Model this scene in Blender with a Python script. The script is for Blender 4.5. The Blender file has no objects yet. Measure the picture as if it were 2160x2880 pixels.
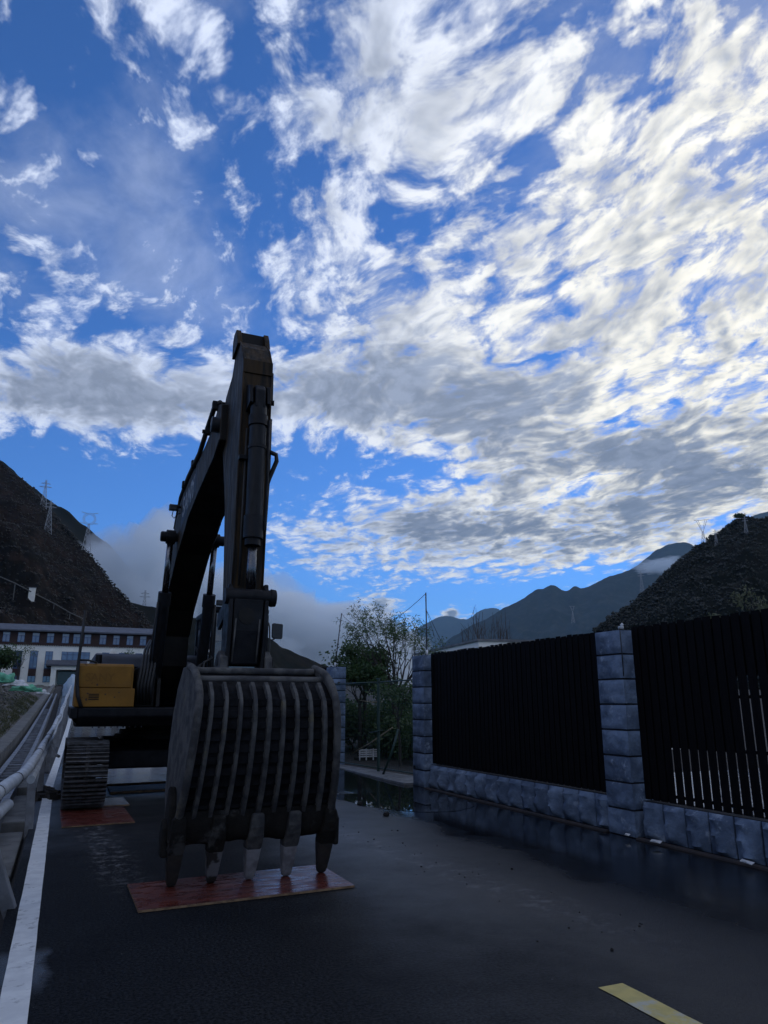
import bpy, bmesh, math, random
from math import radians as R, sin, cos, pi, sqrt, exp, atan2
from mathutils import Vector, Matrix, noise as mnoise

random.seed(7)
scene = bpy.context.scene
COL = scene.collection

# ------------------------------------------------------------------ camera
CAM_H = 1.59
cam_data = bpy.data.cameras.new('camera')
cam_data.sensor_fit = 'VERTICAL'
cam_data.sensor_height = 36.0
cam_data.lens = 25.5
cam_data.clip_start = 0.05
cam_data.clip_end = 60000.0
camera = bpy.data.objects.new('camera', cam_data)
camera.location = (0.0, 0.0, CAM_H)
camera.rotation_euler = (R(90 + 14.643), 0.0, R(-23.2))
COL.objects.link(camera)
scene.camera = camera

# ------------------------------------------------------------------ exposure
vs = scene.view_settings
vs.view_transform = 'Standard'
vs.look = 'None'
vs.exposure = 0.0
vs.gamma = 1.0
vs.use_curve_mapping = False

cy = scene.cycles
cy.use_denoising = True
cy.max_bounces = 12
cy.diffuse_bounces = 3
cy.glossy_bounces = 4
cy.transmission_bounces = 6
cy.transparent_max_bounces = 12
cy.volume_bounces = 8
cy.sample_clamp_indirect = 6.0
cy.caustics_reflective = False
cy.caustics_refractive = False

# ------------------------------------------------------------------ world: blue morning sky with broken cloud
SUN_AZ, SUN_EL = 68.0, 12.0          # degrees; azimuth from +Y (along the road) towards +X
SKY_STRENGTH = 0.15


class Nodes:
    """Small helper that writes math as shader nodes."""
    def __init__(self, tree):
        self.t = tree
        self.L = tree.links

    def new(self, kind, **kw):
        n = self.t.nodes.new(kind)
        for k, v in kw.items():
            setattr(n, k, v)
        return n

    def put(self, sock, v):
        if isinstance(v, bpy.types.NodeSocket):
            self.L.new(v, sock)
        elif v is not None:
            sock.default_value = v

    def m(self, op, a, b=None, c=None, clamp=False):
        n = self.new('ShaderNodeMath', operation=op, use_clamp=clamp)
        for i, v in enumerate((a, b, c)):
            if v is not None:
                self.put(n.inputs[i], v)
        return n.outputs[0]

    def add(self, a, b): return self.m('ADD', a, b)
    def sub(self, a, b): return self.m('SUBTRACT', a, b)
    def mul(self, a, b): return self.m('MULTIPLY', a, b)
    def div(self, a, b): return self.m('DIVIDE', a, b)

    def vm(self, op, a, b=None, scale=None):
        n = self.new('ShaderNodeVectorMath', operation=op)
        self.put(n.inputs[0], a)
        if b is not None:
            self.put(n.inputs[1], b)
        if scale is not None:
            self.put(n.inputs['Scale'], scale)
        return n.outputs['Value'] if op in ('DOT_PRODUCT', 'LENGTH', 'DISTANCE') else n.outputs[0]

    def xyz(self, x, y, z=0.0):
        n = self.new('ShaderNodeCombineXYZ')
        for i, v in enumerate((x, y, z)):
            self.put(n.inputs[i], v)
        return n.outputs[0]

    def sep(self, v):
        n = self.new('ShaderNodeSeparateXYZ')
        self.L.new(v, n.inputs[0])
        return n.outputs

    def noise(self, v, scale=1.0, detail=4.0, rough=0.5, dist=0.0, color=False, lac=2.0, dim='3D'):
        n = self.new('ShaderNodeTexNoise', noise_dimensions=dim)
        self.put(n.inputs['Vector'], v)
        n.inputs['Scale'].default_value = scale
        n.inputs['Detail'].default_value = detail
        n.inputs['Roughness'].default_value = rough
        n.inputs['Lacunarity'].default_value = lac
        n.inputs['Distortion'].default_value = dist
        return n.outputs['Color' if color else 'Fac']

    def step(self, v, lo, hi, smooth=True, a=0.0, b=1.0):
        n = self.new('ShaderNodeMapRange', interpolation_type='SMOOTHSTEP' if smooth else 'LINEAR', clamp=True)
        self.put(n.inputs[0], v)
        self.put(n.inputs[1], lo)
        self.put(n.inputs[2], hi)
        self.put(n.inputs[3], a)
        self.put(n.inputs[4], b)
        return n.outputs[0]

    def mix(self, f, a, b, blend='MIX'):
        n = self.new('ShaderNodeMix', data_type='RGBA', blend_type=blend)
        self.put(n.inputs[0], f)
        for i, v in ((6, a), (7, b)):
            if isinstance(v, tuple) and len(v) == 3:
                v = (*v, 1.0)
            self.put(n.inputs[i], v)
        return n.outputs[2]


world = bpy.data.worlds.new('World')
scene.world = world
world.use_nodes = True
wt = world.node_tree
wt.nodes.clear()
N = Nodes(wt)
direc = N.vm('NORMALIZE', N.new('ShaderNodeTexCoord').outputs['Generated'])
dx, dy, dz = N.sep(direc)
zpos = N.m('MAXIMUM', dz, 0.0)
az = N.mul(N.m('ARCTAN2', dx, dy), 57.2958)
el = N.mul(N.m('ARCSINE', dz), 57.2958)

sky = N.new('ShaderNodeTexSky', sky_type='NISHITA')
sky.sun_disc = False
sky.sun_elevation = R(SUN_EL)
sky.sun_rotation = R(SUN_AZ)
sky.altitude = 2600.0
sky.air_density = 1.0
sky.dust_density = 0.05
sky.ozone_density = 2.2
clear = N.mix(1.0, sky.outputs[0], (0.42, 0.84, 1.48), 'MULTIPLY')

# cloud layer: a flat sheet seen in perspective
zz = N.add(zpos, 0.11)
plane = N.xyz(N.div(dx, zz), N.div(dy, zz), 0.0)
# cloud rows run obliquely: turn the sheet and squeeze it along the rows
rot = N.new('ShaderNodeMapping')
rot.inputs['Rotation'].default_value = (0, 0, R(38))
rot.inputs['Scale'].default_value = (1.0, 0.72, 1.0)
N.L.new(plane, rot.inputs['Vector'])
plane_r = rot.outputs[0]
warp = N.noise(plane_r, 1.7, 3.0, 0.55, color=True, dim='2D')
warped = N.vm('ADD', plane_r, N.vm('SCALE', N.vm('SUBTRACT', warp, (0.5, 0.5, 0.5)), scale=0.22))


def cloud_noise(v, detail, cells=True):
    big = N.noise(v, 3.9, detail, 0.56, dim='2D')
    fine = N.noise(v, 15.0, detail, 0.64, 0.1, dim='2D')
    base = N.add(N.mul(big, 0.44), N.mul(fine, 0.40))
    if not cells:
        return N.add(base, 0.075)
    puff = N.new('ShaderNodeTexVoronoi', feature='SMOOTH_F1', voronoi_dimensions='2D')
    puff.inputs['Scale'].default_value = 13.5
    puff.inputs['Smoothness'].default_value = 0.55
    wob = N.vm('SCALE', N.vm('SUBTRACT', N.noise(v, 13.0, 4.0, 0.65, color=True, dim='2D'), (0.5, 0.5, 0.5)), scale=0.15)
    N.L.new(N.vm('ADD', v, wob), puff.inputs['Vector'])
    cell = N.sub(0.60, puff.outputs['Distance'])
    return N.m('MULTIPLY_ADD', cell, 0.34, base)


SUN_P = (sin(R(SUN_AZ - 38)) * 0.075, cos(R(SUN_AZ - 38)) * 0.075, 0)
n_here = cloud_noise(warped, 8.0)
n_sun = cloud_noise(N.vm('ADD', warped, SUN_P), 2.5, False)

# where the cloud is thick and where the sky is open: azimuth, elevation, spread (deg), amount, tilt
FIELD = [
    (12.5, 43.3, 8.54, 3.18, 0.22, 10),
    (26.6, 43.1, 5.73, 3.03, 0.42, 0),
    (1.2, 46.0, 3.32, 1.71, 0.10, 0),
    (16.9, 48.5, 6.97, 1.34, 0.15, 0),
    (29.5, 48.2, 4.51, 1.16, -0.50, 0),
    (33.7, 44.4, 1.99, 1.25, -0.30, 0),
    (36.9, 40.2, 1.57, 1.55, -0.25, 0),
    (32.5, 41.3, 1.30, 1.55, -0.25, 0),
    (-0.2, 37.4, 7.25, 2.63, -0.30, -25),
    (-4.6, 28.3, 6.41, 1.88, -0.18, 0),
    (5.5, 30.8, 7.46, 2.22, -0.20, 0),
    (23.2, 39.4, 2.64, 1.39, -0.25, 0),
    (20.0, 36.5, 3.88, 2.65, -0.15, 0),
    (-7.2, 30.7, 2.15, 3.58, 0.30, 0),
    (-0.8, 24.8, 4.11, 1.24, 0.30, 0),
    (4.1, 30.1, 4.51, 1.48, 0.12, 0),
    (6.1, 41.9, 2.79, 2.54, 0.15, 0),
    (8.3, 39.3, 4.96, 1.12, 0.18, -30),
    (16.0, 30.3, 5.25, 1.55, 0.25, 0),
    (-3.5, 21.5, 7.99, 1.98, 1.25, -3),
    (5.6, 22.6, 7.16, 1.97, 1.00, 0),
    (-1.6, 24.4, 4.31, 0.99, 0.35, -15),
    (-1.1, 25.0, 3.33, 0.87, 0.20, -15),
    (17.7, 24.6, 6.03, 2.98, 0.85, 0),
    (28.4, 25.1, 6.66, 2.97, 0.55, 0),
    (13.4, 28.1, 2.71, 1.05, -0.20, 0),
    (1.4, 16.1, 10.65, 1.43, -1.15, -6),
    (16.4, 18.4, 6.71, 1.94, -0.85, 0),
    (10.6, 15.4, 3.34, 3.29, -0.80, 0),
    (26.2, 19.4, 2.07, 1.67, -0.45, 0),
    (17.3, 19.4, 1.00, 0.55, 0.60, 0),
    (15.0, 17.9, 0.98, 0.50, 0.50, 0),
    (25.3, 19.4, 1.33, 1.00, 0.70, 0),
    (48.5, 36.6, 9.43, 7.00, 0.30, 30),
    (41.7, 26.9, 10.57, 3.81, 0.30, 10),
    (45.0, 18.6, 8.46, 2.86, 0.45, 0),
    (45.8, 14.1, 8.18, 2.07, 0.35, 0),
    (28.1, 12.9, 9.44, 1.68, 0.62, -7),
    (18.0, 12.9, 4.86, 1.26, 0.45, -8),
    (33.0, 15.5, 5.66, 1.38, 0.20, 0),
    (20.9, 10.4, 3.41, 0.84, 0.30, -15),
    (35.8, 24.9, 1.45, 0.80, -0.40, 15),
    (41.4, 26.7, 3.35, 0.56, -0.50, 15),
    (38.1, 16.1, 2.46, 0.65, -0.45, 10),
    (43.8, 25.6, 2.43, 0.51, -0.35, 12),
    (40.9, 16.7, 1.60, 0.48, -0.30, 0),
    (33.3, 21.3, 7.55, 2.05, 0.55, -6),
    (45.6, 17.0, 6.55, 1.56, 0.55, 0),
    (25.3, 22.7, 4.82, 1.65, 0.40, 0),
    (29.5, 13.4, 7.42, 1.12, 0.40, -6),
    (45.8, 13.6, 6.43, 1.04, 0.45, 0),
    (0.0, 35.7, 3.32, 1.57, -0.30, -20),
    (0.4, 13.5, 5.43, 1.29, -1.40, 0),
    (-3.6, 42.7, 7.15, 2.93, -0.42, 0),
    (-3.2, 33.1, 6.23, 2.72, -0.20, 0),
    (6.9, 34.7, 6.55, 2.38, -0.15, 0),
    (28.0, 7.6, 16.76, 1.16, -1.10, 4),
    (37.6, 8.8, 6.90, 0.70, -0.80, 3),
    (12.6, 8.6, 7.10, 1.64, -0.80, 0),
    (22.8, 7.2, 1.40, 0.72, 2.60, 0),
    (19.6, 6.9, 1.12, 0.39, 2.00, 0),
    (28.6, 6.7, 0.61, 0.36, 2.20, 0),
]


azel = N.xyz(az, el, 0.0)


def blob(a0, e0, sa, se, amp, tilt, total):
    mp = N.new('ShaderNodeMapping', vector_type='TEXTURE')
    mp.inputs['Location'].default_value = (a0, e0, 0)
    mp.inputs['Rotation'].default_value = (0, 0, R(tilt))
    mp.inputs['Scale'].default_value = (2.9 * sa, 2.9 * se, 1)
    N.L.new(azel, mp.inputs['Vector'])
    g = N.new('ShaderNodeTexGradient', gradient_type='QUADRATIC_SPHERE')
    N.L.new(mp.outputs[0], g.inputs[0])
    return N.m('MULTIPLY_ADD', g.outputs['Fac'], amp * 1.1, total)


cover = N.m('MULTIPLY_ADD', N.m('MAXIMUM', N.step(az, -5.0, 45.0), N.step(dy, 0.25, -0.45)), 0.54, -0.12)
for f_ in FIELD:
    cover = blob(*f_, cover)
dens = N.m('MULTIPLY_ADD', N.sub(n_here, 0.5), 4.6, cover)
dens_sun = N.m('MULTIPLY_ADD', N.sub(n_sun, 0.5), 4.6, cover)
alpha = N.step(dens, -0.40, 0.88)
veil = N.noise(N.vm('ADD', warped, (4.3, 1.9, 0.0)), 2.3, 7.0, 0.60, dim='2D')
veil = N.mul(N.mul(N.step(veil, 0.44, 0.74), N.step(el, 19.0, 31.0)), 0.30)
alpha = N.m('MAXIMUM', alpha, veil)
alpha = N.mul(alpha, N.step(el, 0.5, 4.0))
# lit edges, grey cores and bases
thick = N.step(N.add(N.mul(dens, 0.45), N.mul(dens_sun, 0.55)), 0.40, 1.35)
glow = N.step(N.vm('DOT_PRODUCT', direc, (sin(R(SUN_AZ)) * cos(R(14)), cos(R(SUN_AZ)) * cos(R(14)), sin(R(14)))), 0.55, 1.0)
lit = N.mix(glow, (0.62, 0.68, 0.82), (1.06, 1.0, 0.82))
away = N.step(N.vm('DOT_PRODUCT', direc, (-sin(R(SUN_AZ)), -cos(R(SUN_AZ)), 0.0)), 0.25, 0.95)   # clouds opposite the sun are lit from the front
lit = N.mix(away, lit, (1.0, 0.96, 0.90))
low = N.step(el, 28.0, 10.0)
core = N.mix(low, (0.30, 0.34, 0.43), (0.19, 0.21, 0.26))
cloud_col = N.mix(thick, lit, core)
relief = N.step(N.sub(dens, dens_sun), -0.55, 0.60, smooth=False, a=0.82, b=1.16)
cloud_col = N.mix(1.0, cloud_col, N.xyz(relief, relief, relief), 'MULTIPLY')
bg_clear = N.new('ShaderNodeBackground')
N.L.new(clear, bg_clear.inputs[0])
bg_clear.inputs[1].default_value = SKY_STRENGTH
bg_cloud = N.new('ShaderNodeBackground')
N.L.new(cloud_col, bg_cloud.inputs[0])
bg_cloud.inputs[1].default_value = 1.18
mixs = N.new('ShaderNodeMixShader')
N.L.new(alpha, mixs.inputs[0])
N.L.new(bg_clear.outputs[0], mixs.inputs[1])
N.L.new(bg_cloud.outputs[0], mixs.inputs[2])
wout = N.new('ShaderNodeOutputWorld')
N.L.new(mixs.outputs[0], wout.inputs['Surface'])
world.cycles.sampling_method = 'MANUAL'
world.cycles.sample_map_resolution = 512

# ------------------------------------------------------------------ the low sun, behind the ridge on the right
sun_data = bpy.data.lights.new('sun', 'SUN')
sun_data.energy = 0.5
sun_data.angle = R(10)
sun_data.color = (1.0, 0.90, 0.74)
sun = bpy.data.objects.new('sun', sun_data)
_sd = Vector((sin(R(SUN_AZ)) * cos(R(SUN_EL)), cos(R(SUN_AZ)) * cos(R(SUN_EL)), sin(R(SUN_EL))))
sun.rotation_euler = _sd.to_track_quat('Z', 'Y').to_euler()
COL.objects.link(sun)

# ================================================================== helpers
ORG = {}


def link(o, parent=None):
    COL.objects.link(o)
    if parent is not None:
        o.parent = parent
        ORG[o.name] = ORG[parent.name]
    return o


def tag(o, label=None, cat=None, group=None, kind=None):
    if label: o['label'] = label
    if cat: o['category'] = cat
    if group: o['group'] = group
    if kind: o['kind'] = kind
    return o


def thing(name, loc, label, cat, group=None):
    o = bpy.data.objects.new(name, None)
    o.empty_display_size = 0.2
    o.location = loc
    COL.objects.link(o)
    ORG[o.name] = Vector(loc)
    return tag(o, label, cat, group)


class MB:
    """Collects faces in world coordinates and links them as one mesh object."""
    def __init__(self):
        self.v = []
        self.f = []

    def poly(self, pts):
        b = len(self.v)
        self.v += [tuple(p) for p in pts]
        self.f.append(tuple(range(b, b + len(pts))))
        return self

    def box(self, x0, x1, y0, y1, z0, z1):
        b = len(self.v)
        self.v += [(x, y, z) for z in (z0, z1) for y in (y0, y1) for x in (x0, x1)]
        self.f += [tuple(b + i for i in q) for q in
                   ((0, 2, 3, 1), (4, 5, 7, 6), (0, 1, 5, 4), (2, 6, 7, 3), (0, 4, 6, 2), (1, 3, 7, 5))]
        return self

    def bar(self, p0, p1, w, h, up=(0, 0, 1), w1=None, h1=None):
        p0, p1 = Vector(p0), Vector(p1)
        d = (p1 - p0).normalized()
        s = d.cross(Vector(up))
        if s.length < 1e-4:
            s = d.cross(Vector((0, 1, 0)))
        s.normalize()
        u = s.cross(d).normalized()
        b = len(self.v)
        for p, ww, hh in ((p0, w, h), (p1, w1 or w, h1 or h)):
            for a, c in ((-1, -1), (1, -1), (1, 1), (-1, 1)):
                self.v.append(tuple(p + s * (a * ww / 2) + u * (c * hh / 2)))
        self.f += [(b + 3, b + 2, b + 1, b), (b + 4, b + 5, b + 6, b + 7)]
        self.f += [(b + i, b + (i + 1) % 4, b + 4 + (i + 1) % 4, b + 4 + i) for i in range(4)]
        return self

    def prism(self, prof, x0, x1):
        """profile of (y, z) points extruded along X"""
        b, n = len(self.v), len(prof)
        area = sum(prof[i][0] * prof[(i + 1) % n][1] - prof[(i + 1) % n][0] * prof[i][1] for i in range(n))
        if area < 0:
            prof = prof[::-1]
        self.v += [(x0, y, z) for y, z in prof] + [(x1, y, z) for y, z in prof]
        self.f.append(tuple(b + i for i in reversed(range(n))))
        self.f.append(tuple(b + n + i for i in range(n)))
        self.f += [(b + i, b + (i + 1) % n, b + n + (i + 1) % n, b + n + i) for i in range(n)]
        return self

    def prism_z(self, prof, z0, z1):
        b, n = len(self.v), len(prof)
        area = sum(prof[i][0] * prof[(i + 1) % n][1] - prof[(i + 1) % n][0] * prof[i][1] for i in range(n))
        if area < 0:
            prof = prof[::-1]
        self.v += [(x, y, z0) for x, y in prof] + [(x, y, z1) for x, y in prof]
        self.f.append(tuple(b + i for i in reversed(range(n))))
        self.f.append(tuple(b + n + i for i in range(n)))
        self.f += [(b + i, b + (i + 1) % n, b + n + (i + 1) % n, b + n + i) for i in range(n)]
        return self

    def tube(self, path, r, n=8, cap=True):
        path = [Vector(p) for p in path]
        rs = r if isinstance(r, (list, tuple)) else [r] * len(path)
        b = len(self.v)
        d0 = (path[1] - path[0]).normalized()
        side = d0.cross(Vector((0, 0, 1)))
        if side.length < 1e-3:
            side = d0.cross(Vector((0, 1, 0)))
        side.normalize()
        for i, p in enumerate(path):
            d = (path[min(i + 1, len(path) - 1)] - path[max(i - 1, 0)]).normalized()
            side = (side - d * side.dot(d)).normalized()
            up = d.cross(side)
            for k in range(n):
                a = 2 * pi * k / n
                self.v.append(tuple(p + (side * cos(a) + up * sin(a)) * rs[i]))
        for i in range(len(path) - 1):
            for k in range(n):
                q, w = b + i * n + k, b + i * n + (k + 1) % n
                self.f.append((q, w, w + n, q + n))
        if cap:
            self.f.append(tuple(b + k for k in reversed(range(n))))
            self.f.append(tuple(b + (len(path) - 1) * n + k for k in range(n)))
        return self

    def grid(self, rows):
        """rows: list of equal-length lists of points"""
        b, w = len(self.v), len(rows[0])
        for r in rows:
            self.v += [tuple(p) for p in r]
        for j in range(len(rows) - 1):
            for i in range(w - 1):
                q = b + j * w + i
                self.f.append((q, q + 1, q + w + 1, q + w))
        return self

    def mesh(self, name, mat, smooth=False, org=(0, 0, 0)):
        me = bpy.data.meshes.new(name)
        ox, oy, oz = org
        me.from_pydata([(x - ox, y - oy, z - oz) for x, y, z in self.v], [], self.f)
        if mat is not None:
            me.materials.append(mat)
        if smooth:
            me.polygons.foreach_set('use_smooth', [True] * len(me.polygons))
        me.update()
        return me

    def build(self, name, mat, parent=None, smooth=False, bevel=0.0, org=None, seg=2):
        if parent is not None:
            org = ORG[parent.name]
        elif org is None:
            org = Vector((0, 0, 0))
        o = bpy.data.objects.new(name, self.mesh(name, mat, smooth, org))
        if parent is None:
            o.location = org
            COL.objects.link(o)
            ORG[o.name] = Vector(org)
        else:
            link(o, parent)
        if bevel:
            md = o.modifiers.new('bevel', 'BEVEL')
            md.width = bevel
            md.segments = seg
            md.limit_method = 'ANGLE'
            md.angle_limit = R(35)
            md.harden_normals = False
        return o


def piece(name, me, parent, loc, rot=None, scale=None):
    """another object that shares mesh data; loc in world coordinates"""
    o = bpy.data.objects.new(name, me)
    o.location = Vector(loc) - ORG[parent.name]
    if rot: o.rotation_euler = rot
    if scale: o.scale = scale
    return link(o, parent)


def shade_auto(o, ang=35):
    me = o.data
    me.polygons.foreach_set('use_smooth', [True] * len(me.polygons))
    me.set_sharp_from_angle(angle=R(ang))
    return o


# ================================================================== materials
def mat(name, c1, c2=None, scale=3.0, rough=0.6, rvar=0.0, metal=0.0, bump=0.0, bscale=30.0, detail=6.0, stretch=None,
        c3=None, c3scale=None, c3lo=0.55, c3hi=0.7, spec=0.5, lo=0.38, hi=0.62, dist=0.01, coat=0.0, nd=0.0):
    m = bpy.data.materials.new(name)
    m.use_nodes = True
    t = m.node_tree
    t.nodes.clear()
    n = Nodes(t)
    out = n.new('ShaderNodeOutputMaterial')
    p = n.new('ShaderNodeBsdfPrincipled')
    n.L.new(p.outputs[0], out.inputs[0])
    pos = n.new('ShaderNodeNewGeometry').outputs['Position']
    if stretch:
        mp = n.new('ShaderNodeMapping')
        mp.inputs['Scale'].default_value = stretch
        n.L.new(pos, mp.inputs['Vector'])
        pos = mp.outputs[0]
    col = (*c1, 1.0)
    fac = None
    if c2 is not None:
        fac = n.step(n.noise(pos, scale, detail, 0.6, nd), lo, hi)
        col = n.mix(fac, c1, c2)
    if c3 is not None:
        f3 = n.step(n.noise(n.vm('ADD', pos, (13.1, 7.7, 3.3)), c3scale or scale * 2, detail, 0.65), c3lo, c3hi)
        col = n.mix(f3, col, c3)
    n.put(p.inputs['Base Color'], col)
    p.inputs['Metallic'].default_value = metal
    p.inputs['Specular IOR Level'].default_value = spec
    p.inputs['Coat Weight'].default_value = coat
    if rvar:
        rn = n.noise(n.vm('ADD', pos, (5.0, 1.0, 9.0)), scale * 1.7, 4.0, 0.6)
        n.put(p.inputs['Roughness'], n.step(rn, 0.3, 0.7, False, max(0.02, rough - rvar), min(1.0, rough + rvar)))
    else:
        p.inputs['Roughness'].default_value = rough
    if bump:
        b = n.new('ShaderNodeBump')
        b.inputs['Strength'].default_value = bump
        b.inputs['Distance'].default_value = dist
        n.L.new(n.noise(pos, bscale, 5.0, 0.6), b.inputs['Height'])
        n.L.new(b.outputs[0], p.inputs['Normal'])
    m['nodes'] = 1
    return m


def principled(m):
    return next(x for x in m.node_tree.nodes if x.type == 'BSDF_PRINCIPLED')


M = {}
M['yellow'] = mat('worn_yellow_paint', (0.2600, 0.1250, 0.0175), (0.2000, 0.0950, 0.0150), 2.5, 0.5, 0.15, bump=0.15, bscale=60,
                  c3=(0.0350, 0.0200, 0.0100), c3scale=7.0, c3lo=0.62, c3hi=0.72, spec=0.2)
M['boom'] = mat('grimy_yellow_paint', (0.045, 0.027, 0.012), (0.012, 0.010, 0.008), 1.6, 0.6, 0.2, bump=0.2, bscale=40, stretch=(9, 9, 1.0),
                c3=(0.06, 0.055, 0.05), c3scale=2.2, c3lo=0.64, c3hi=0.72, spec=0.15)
M['belly'] = mat('oily_black_paint', (0.0060, 0.0055, 0.0050), (0.0125, 0.0100, 0.0080), 3, 0.5, 0.15, bump=0.2, spec=0.2)
M['dark'] = mat('dark_blue_grey_steel', (0.0045, 0.005, 0.0068), (0.011, 0.011, 0.013), 5, 0.5, 0.18, bump=0.2, bscale=50, spec=0.16)
M['cyl'] = mat('cylinder_paint', (0.0065, 0.007, 0.009), (0.003, 0.003, 0.0035), 4, 0.45, 0.12, stretch=(6, 6, 1), bump=0.1, spec=0.22)
M['chrome'] = mat('dull_piston_chrome', (0.16, 0.165, 0.18), (0.10, 0.105, 0.115), 6, 0.25, 0.08, metal=1.0)
M['mudsteel'] = mat('dry_mud_on_steel', (0.095, 0.092, 0.088), (0.04, 0.04, 0.042), 6, 0.85, 0.1, bump=0.6, bscale=35, dist=0.008,
                    c3=(0.115, 0.10, 0.065), c3scale=3.0, c3lo=0.60, c3hi=0.72, spec=0.2)
M['bucket'] = mat('dark_bucket_steel', (0.0045, 0.0047, 0.0058), (0.012, 0.012, 0.014), 7, 0.8, 0.12, bump=0.7, bscale=30, dist=0.01,
                  c3=(0.003, 0.003, 0.003), c3scale=4.0, spec=0.1)
M['lip'] = mat('muddy_lip_steel', (0.0100, 0.0090, 0.0080), (0.0160, 0.0140, 0.0120), 8, 0.85, 0.1, bump=0.8, bscale=30, dist=0.012,
               c3=(0.0650, 0.0625, 0.0600), c3scale=2.6, c3lo=0.56, c3hi=0.66, spec=0.2)
M['tooth'] = mat('worn_bright_tooth', (0.26, 0.26, 0.27), (0.15, 0.15, 0.16), 9, 0.5, 0.15, metal=0.2, bump=0.3, bscale=40)
M['tooth_dark'] = mat('rusty_dark_tooth', (0.0132, 0.0114, 0.0102), (0.0240, 0.0192, 0.0156), 9, 0.7, 0.15, bump=0.5, bscale=40)
M['tooth_mix'] = mat('half_worn_tooth', (0.0180, 0.0162, 0.0150), (0.1200, 0.1200, 0.1260), 5, 0.55, 0.15, bump=0.4, bscale=40, lo=0.47, hi=0.55)
M['track'] = mat('track_steel', (0.0250, 0.0230, 0.0225), (0.0475, 0.0425, 0.0400), 7, 0.62, 0.2, bump=0.5, bscale=30, metal=0.2,
                 c3=(0.0100, 0.0085, 0.0075), c3scale=5, spec=0.2)
M['rubber'] = mat('black_rubber', (0.0072, 0.0072, 0.0078), (0.0120, 0.0120, 0.0120), 10, 0.6)
M['hood'] = mat('blue_grey_hood', (0.0225, 0.0300, 0.0500), (0.0175, 0.0225, 0.0375), 4, 0.5, 0.1)
M['glass'] = mat('dark_cab_glass', (0.02, 0.035, 0.05), None, rough=0.04, spec=0.8, coat=0.5)
M['mirror'] = mat('black_plastic', (0.012, 0.013, 0.015), None, rough=0.45)
M['asphaltdust'] = mat('dust', (0.3, 0.3, 0.3))
M['ply'] = mat('red_film_plywood', (0.1200, 0.0263, 0.0165), (0.0638, 0.0135, 0.0105), 3, 0.32, 0.2, stretch=(1, 3.0, 1), bump=0.08, bscale=60,
               c3=(0.1875, 0.0900, 0.0675), c3scale=2.6, c3lo=0.58, c3hi=0.72)
M['plyedge'] = mat('plywood_edge', (0.24, 0.15, 0.08), (0.13, 0.08, 0.045), 14, 0.8, bump=0.3)
M['plygrey'] = mat('wet_grey_board', (0.1540, 0.1540, 0.1680), (0.1190, 0.0840, 0.0770), 3, 0.16, 0.1, stretch=(1, 3, 1))
M['plyprint'] = mat('dirty_printed_board', (0.0960, 0.0900, 0.0870), (0.0300, 0.0270, 0.0270), 7, 0.6, 0.1, stretch=(1, 4, 1), lo=0.47, hi=0.53)
M['stone'] = mat('blue_grey_rock_face', (0.165, 0.215, 0.30), (0.08, 0.108, 0.16), 2.4, 0.9, 0.06, bump=0.8, bscale=9, dist=0.03,
                 c3=(0.27, 0.32, 0.40), c3scale=5.5, c3lo=0.56, c3hi=0.72, spec=0.2)
M['mortar'] = mat('dark_mortar', (0.012, 0.014, 0.02), (0.02, 0.022, 0.028), 9, 0.9, spec=0.1)
M['slat'] = mat('dark_stained_slat', (0.0035, 0.0031, 0.0038), (0.0056, 0.0049, 0.0056), 5, 0.7, 0.1, stretch=(8, 8, 0.7), bump=0.2, spec=0.08)
M['rail'] = mat('pale_galvanised_rail', (0.46, 0.48, 0.50), (0.34, 0.36, 0.385), 4, 0.5, 0.12, bump=0.12, bscale=30,
                c3=(0.25, 0.24, 0.22), c3scale=9, c3lo=0.66, c3hi=0.76)
M['post'] = mat('dull_rail_post', (0.2400, 0.2480, 0.2640), (0.1760, 0.1800, 0.1920), 7, 0.7, 0.1, bump=0.3, bscale=30)
M['tie'] = mat('black_tie', (0.01, 0.01, 0.01), None, rough=0.5)
M['concrete'] = mat('stained_concrete', (0.1540, 0.1505, 0.1400), (0.0910, 0.0896, 0.0854), 2.5, 0.88, 0.08, bump=0.5, bscale=25, stretch=(1, 1, 0.5),
                    c3=(0.0490, 0.0490, 0.0476), c3scale=4, c3lo=0.6, c3hi=0.75)
M['slab'] = mat('damp_pale_slab', (0.1600, 0.1600, 0.1600), (0.1040, 0.1040, 0.1080), 2.2, 0.5, 0.25, bump=0.2, bscale=30)
M['grate'] = mat('grey_drain_frame', (0.20, 0.215, 0.245), (0.12, 0.13, 0.15), 5, 0.6, 0.15, bump=0.2)
M['line'] = mat('white_road_paint', (0.68, 0.69, 0.68), (0.58, 0.59, 0.59), 6, 0.7, 0.1, bump=0.08, bscale=160, dist=0.002,
                c3=(0.27, 0.275, 0.28), c3scale=11, c3lo=0.56, c3hi=0.72)
M['dash'] = mat('yellow_road_paint', (0.50, 0.40, 0.13), (0.42, 0.345, 0.12), 9, 0.65, 0.1, bump=0.3, bscale=120, dist=0.003,
                c3=(0.40, 0.385, 0.30), c3scale=5, c3lo=0.5, c3hi=0.62)
M['soil'] = mat('wet_dark_soil', (0.0175, 0.0150, 0.0130), (0.0300, 0.0260, 0.0225), 3, 0.9, bump=0.8, bscale=12, dist=0.04)
M['yard'] = mat('wet_pale_yard_concrete', (0.40, 0.40, 0.40), (0.32, 0.32, 0.325), 1.2, 0.18, 0.12)
M['white'] = mat('white_render', (0.80, 0.77, 0.69), (0.74, 0.71, 0.64), 0.5, 0.85, c3=(0.5, 0.49, 0.45), c3scale=2, c3lo=0.62, c3hi=0.75)
M['brown'] = mat('dark_red_brown_wall', (0.035, 0.016, 0.014), (0.045, 0.022, 0.018), 1, 0.8)
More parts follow.
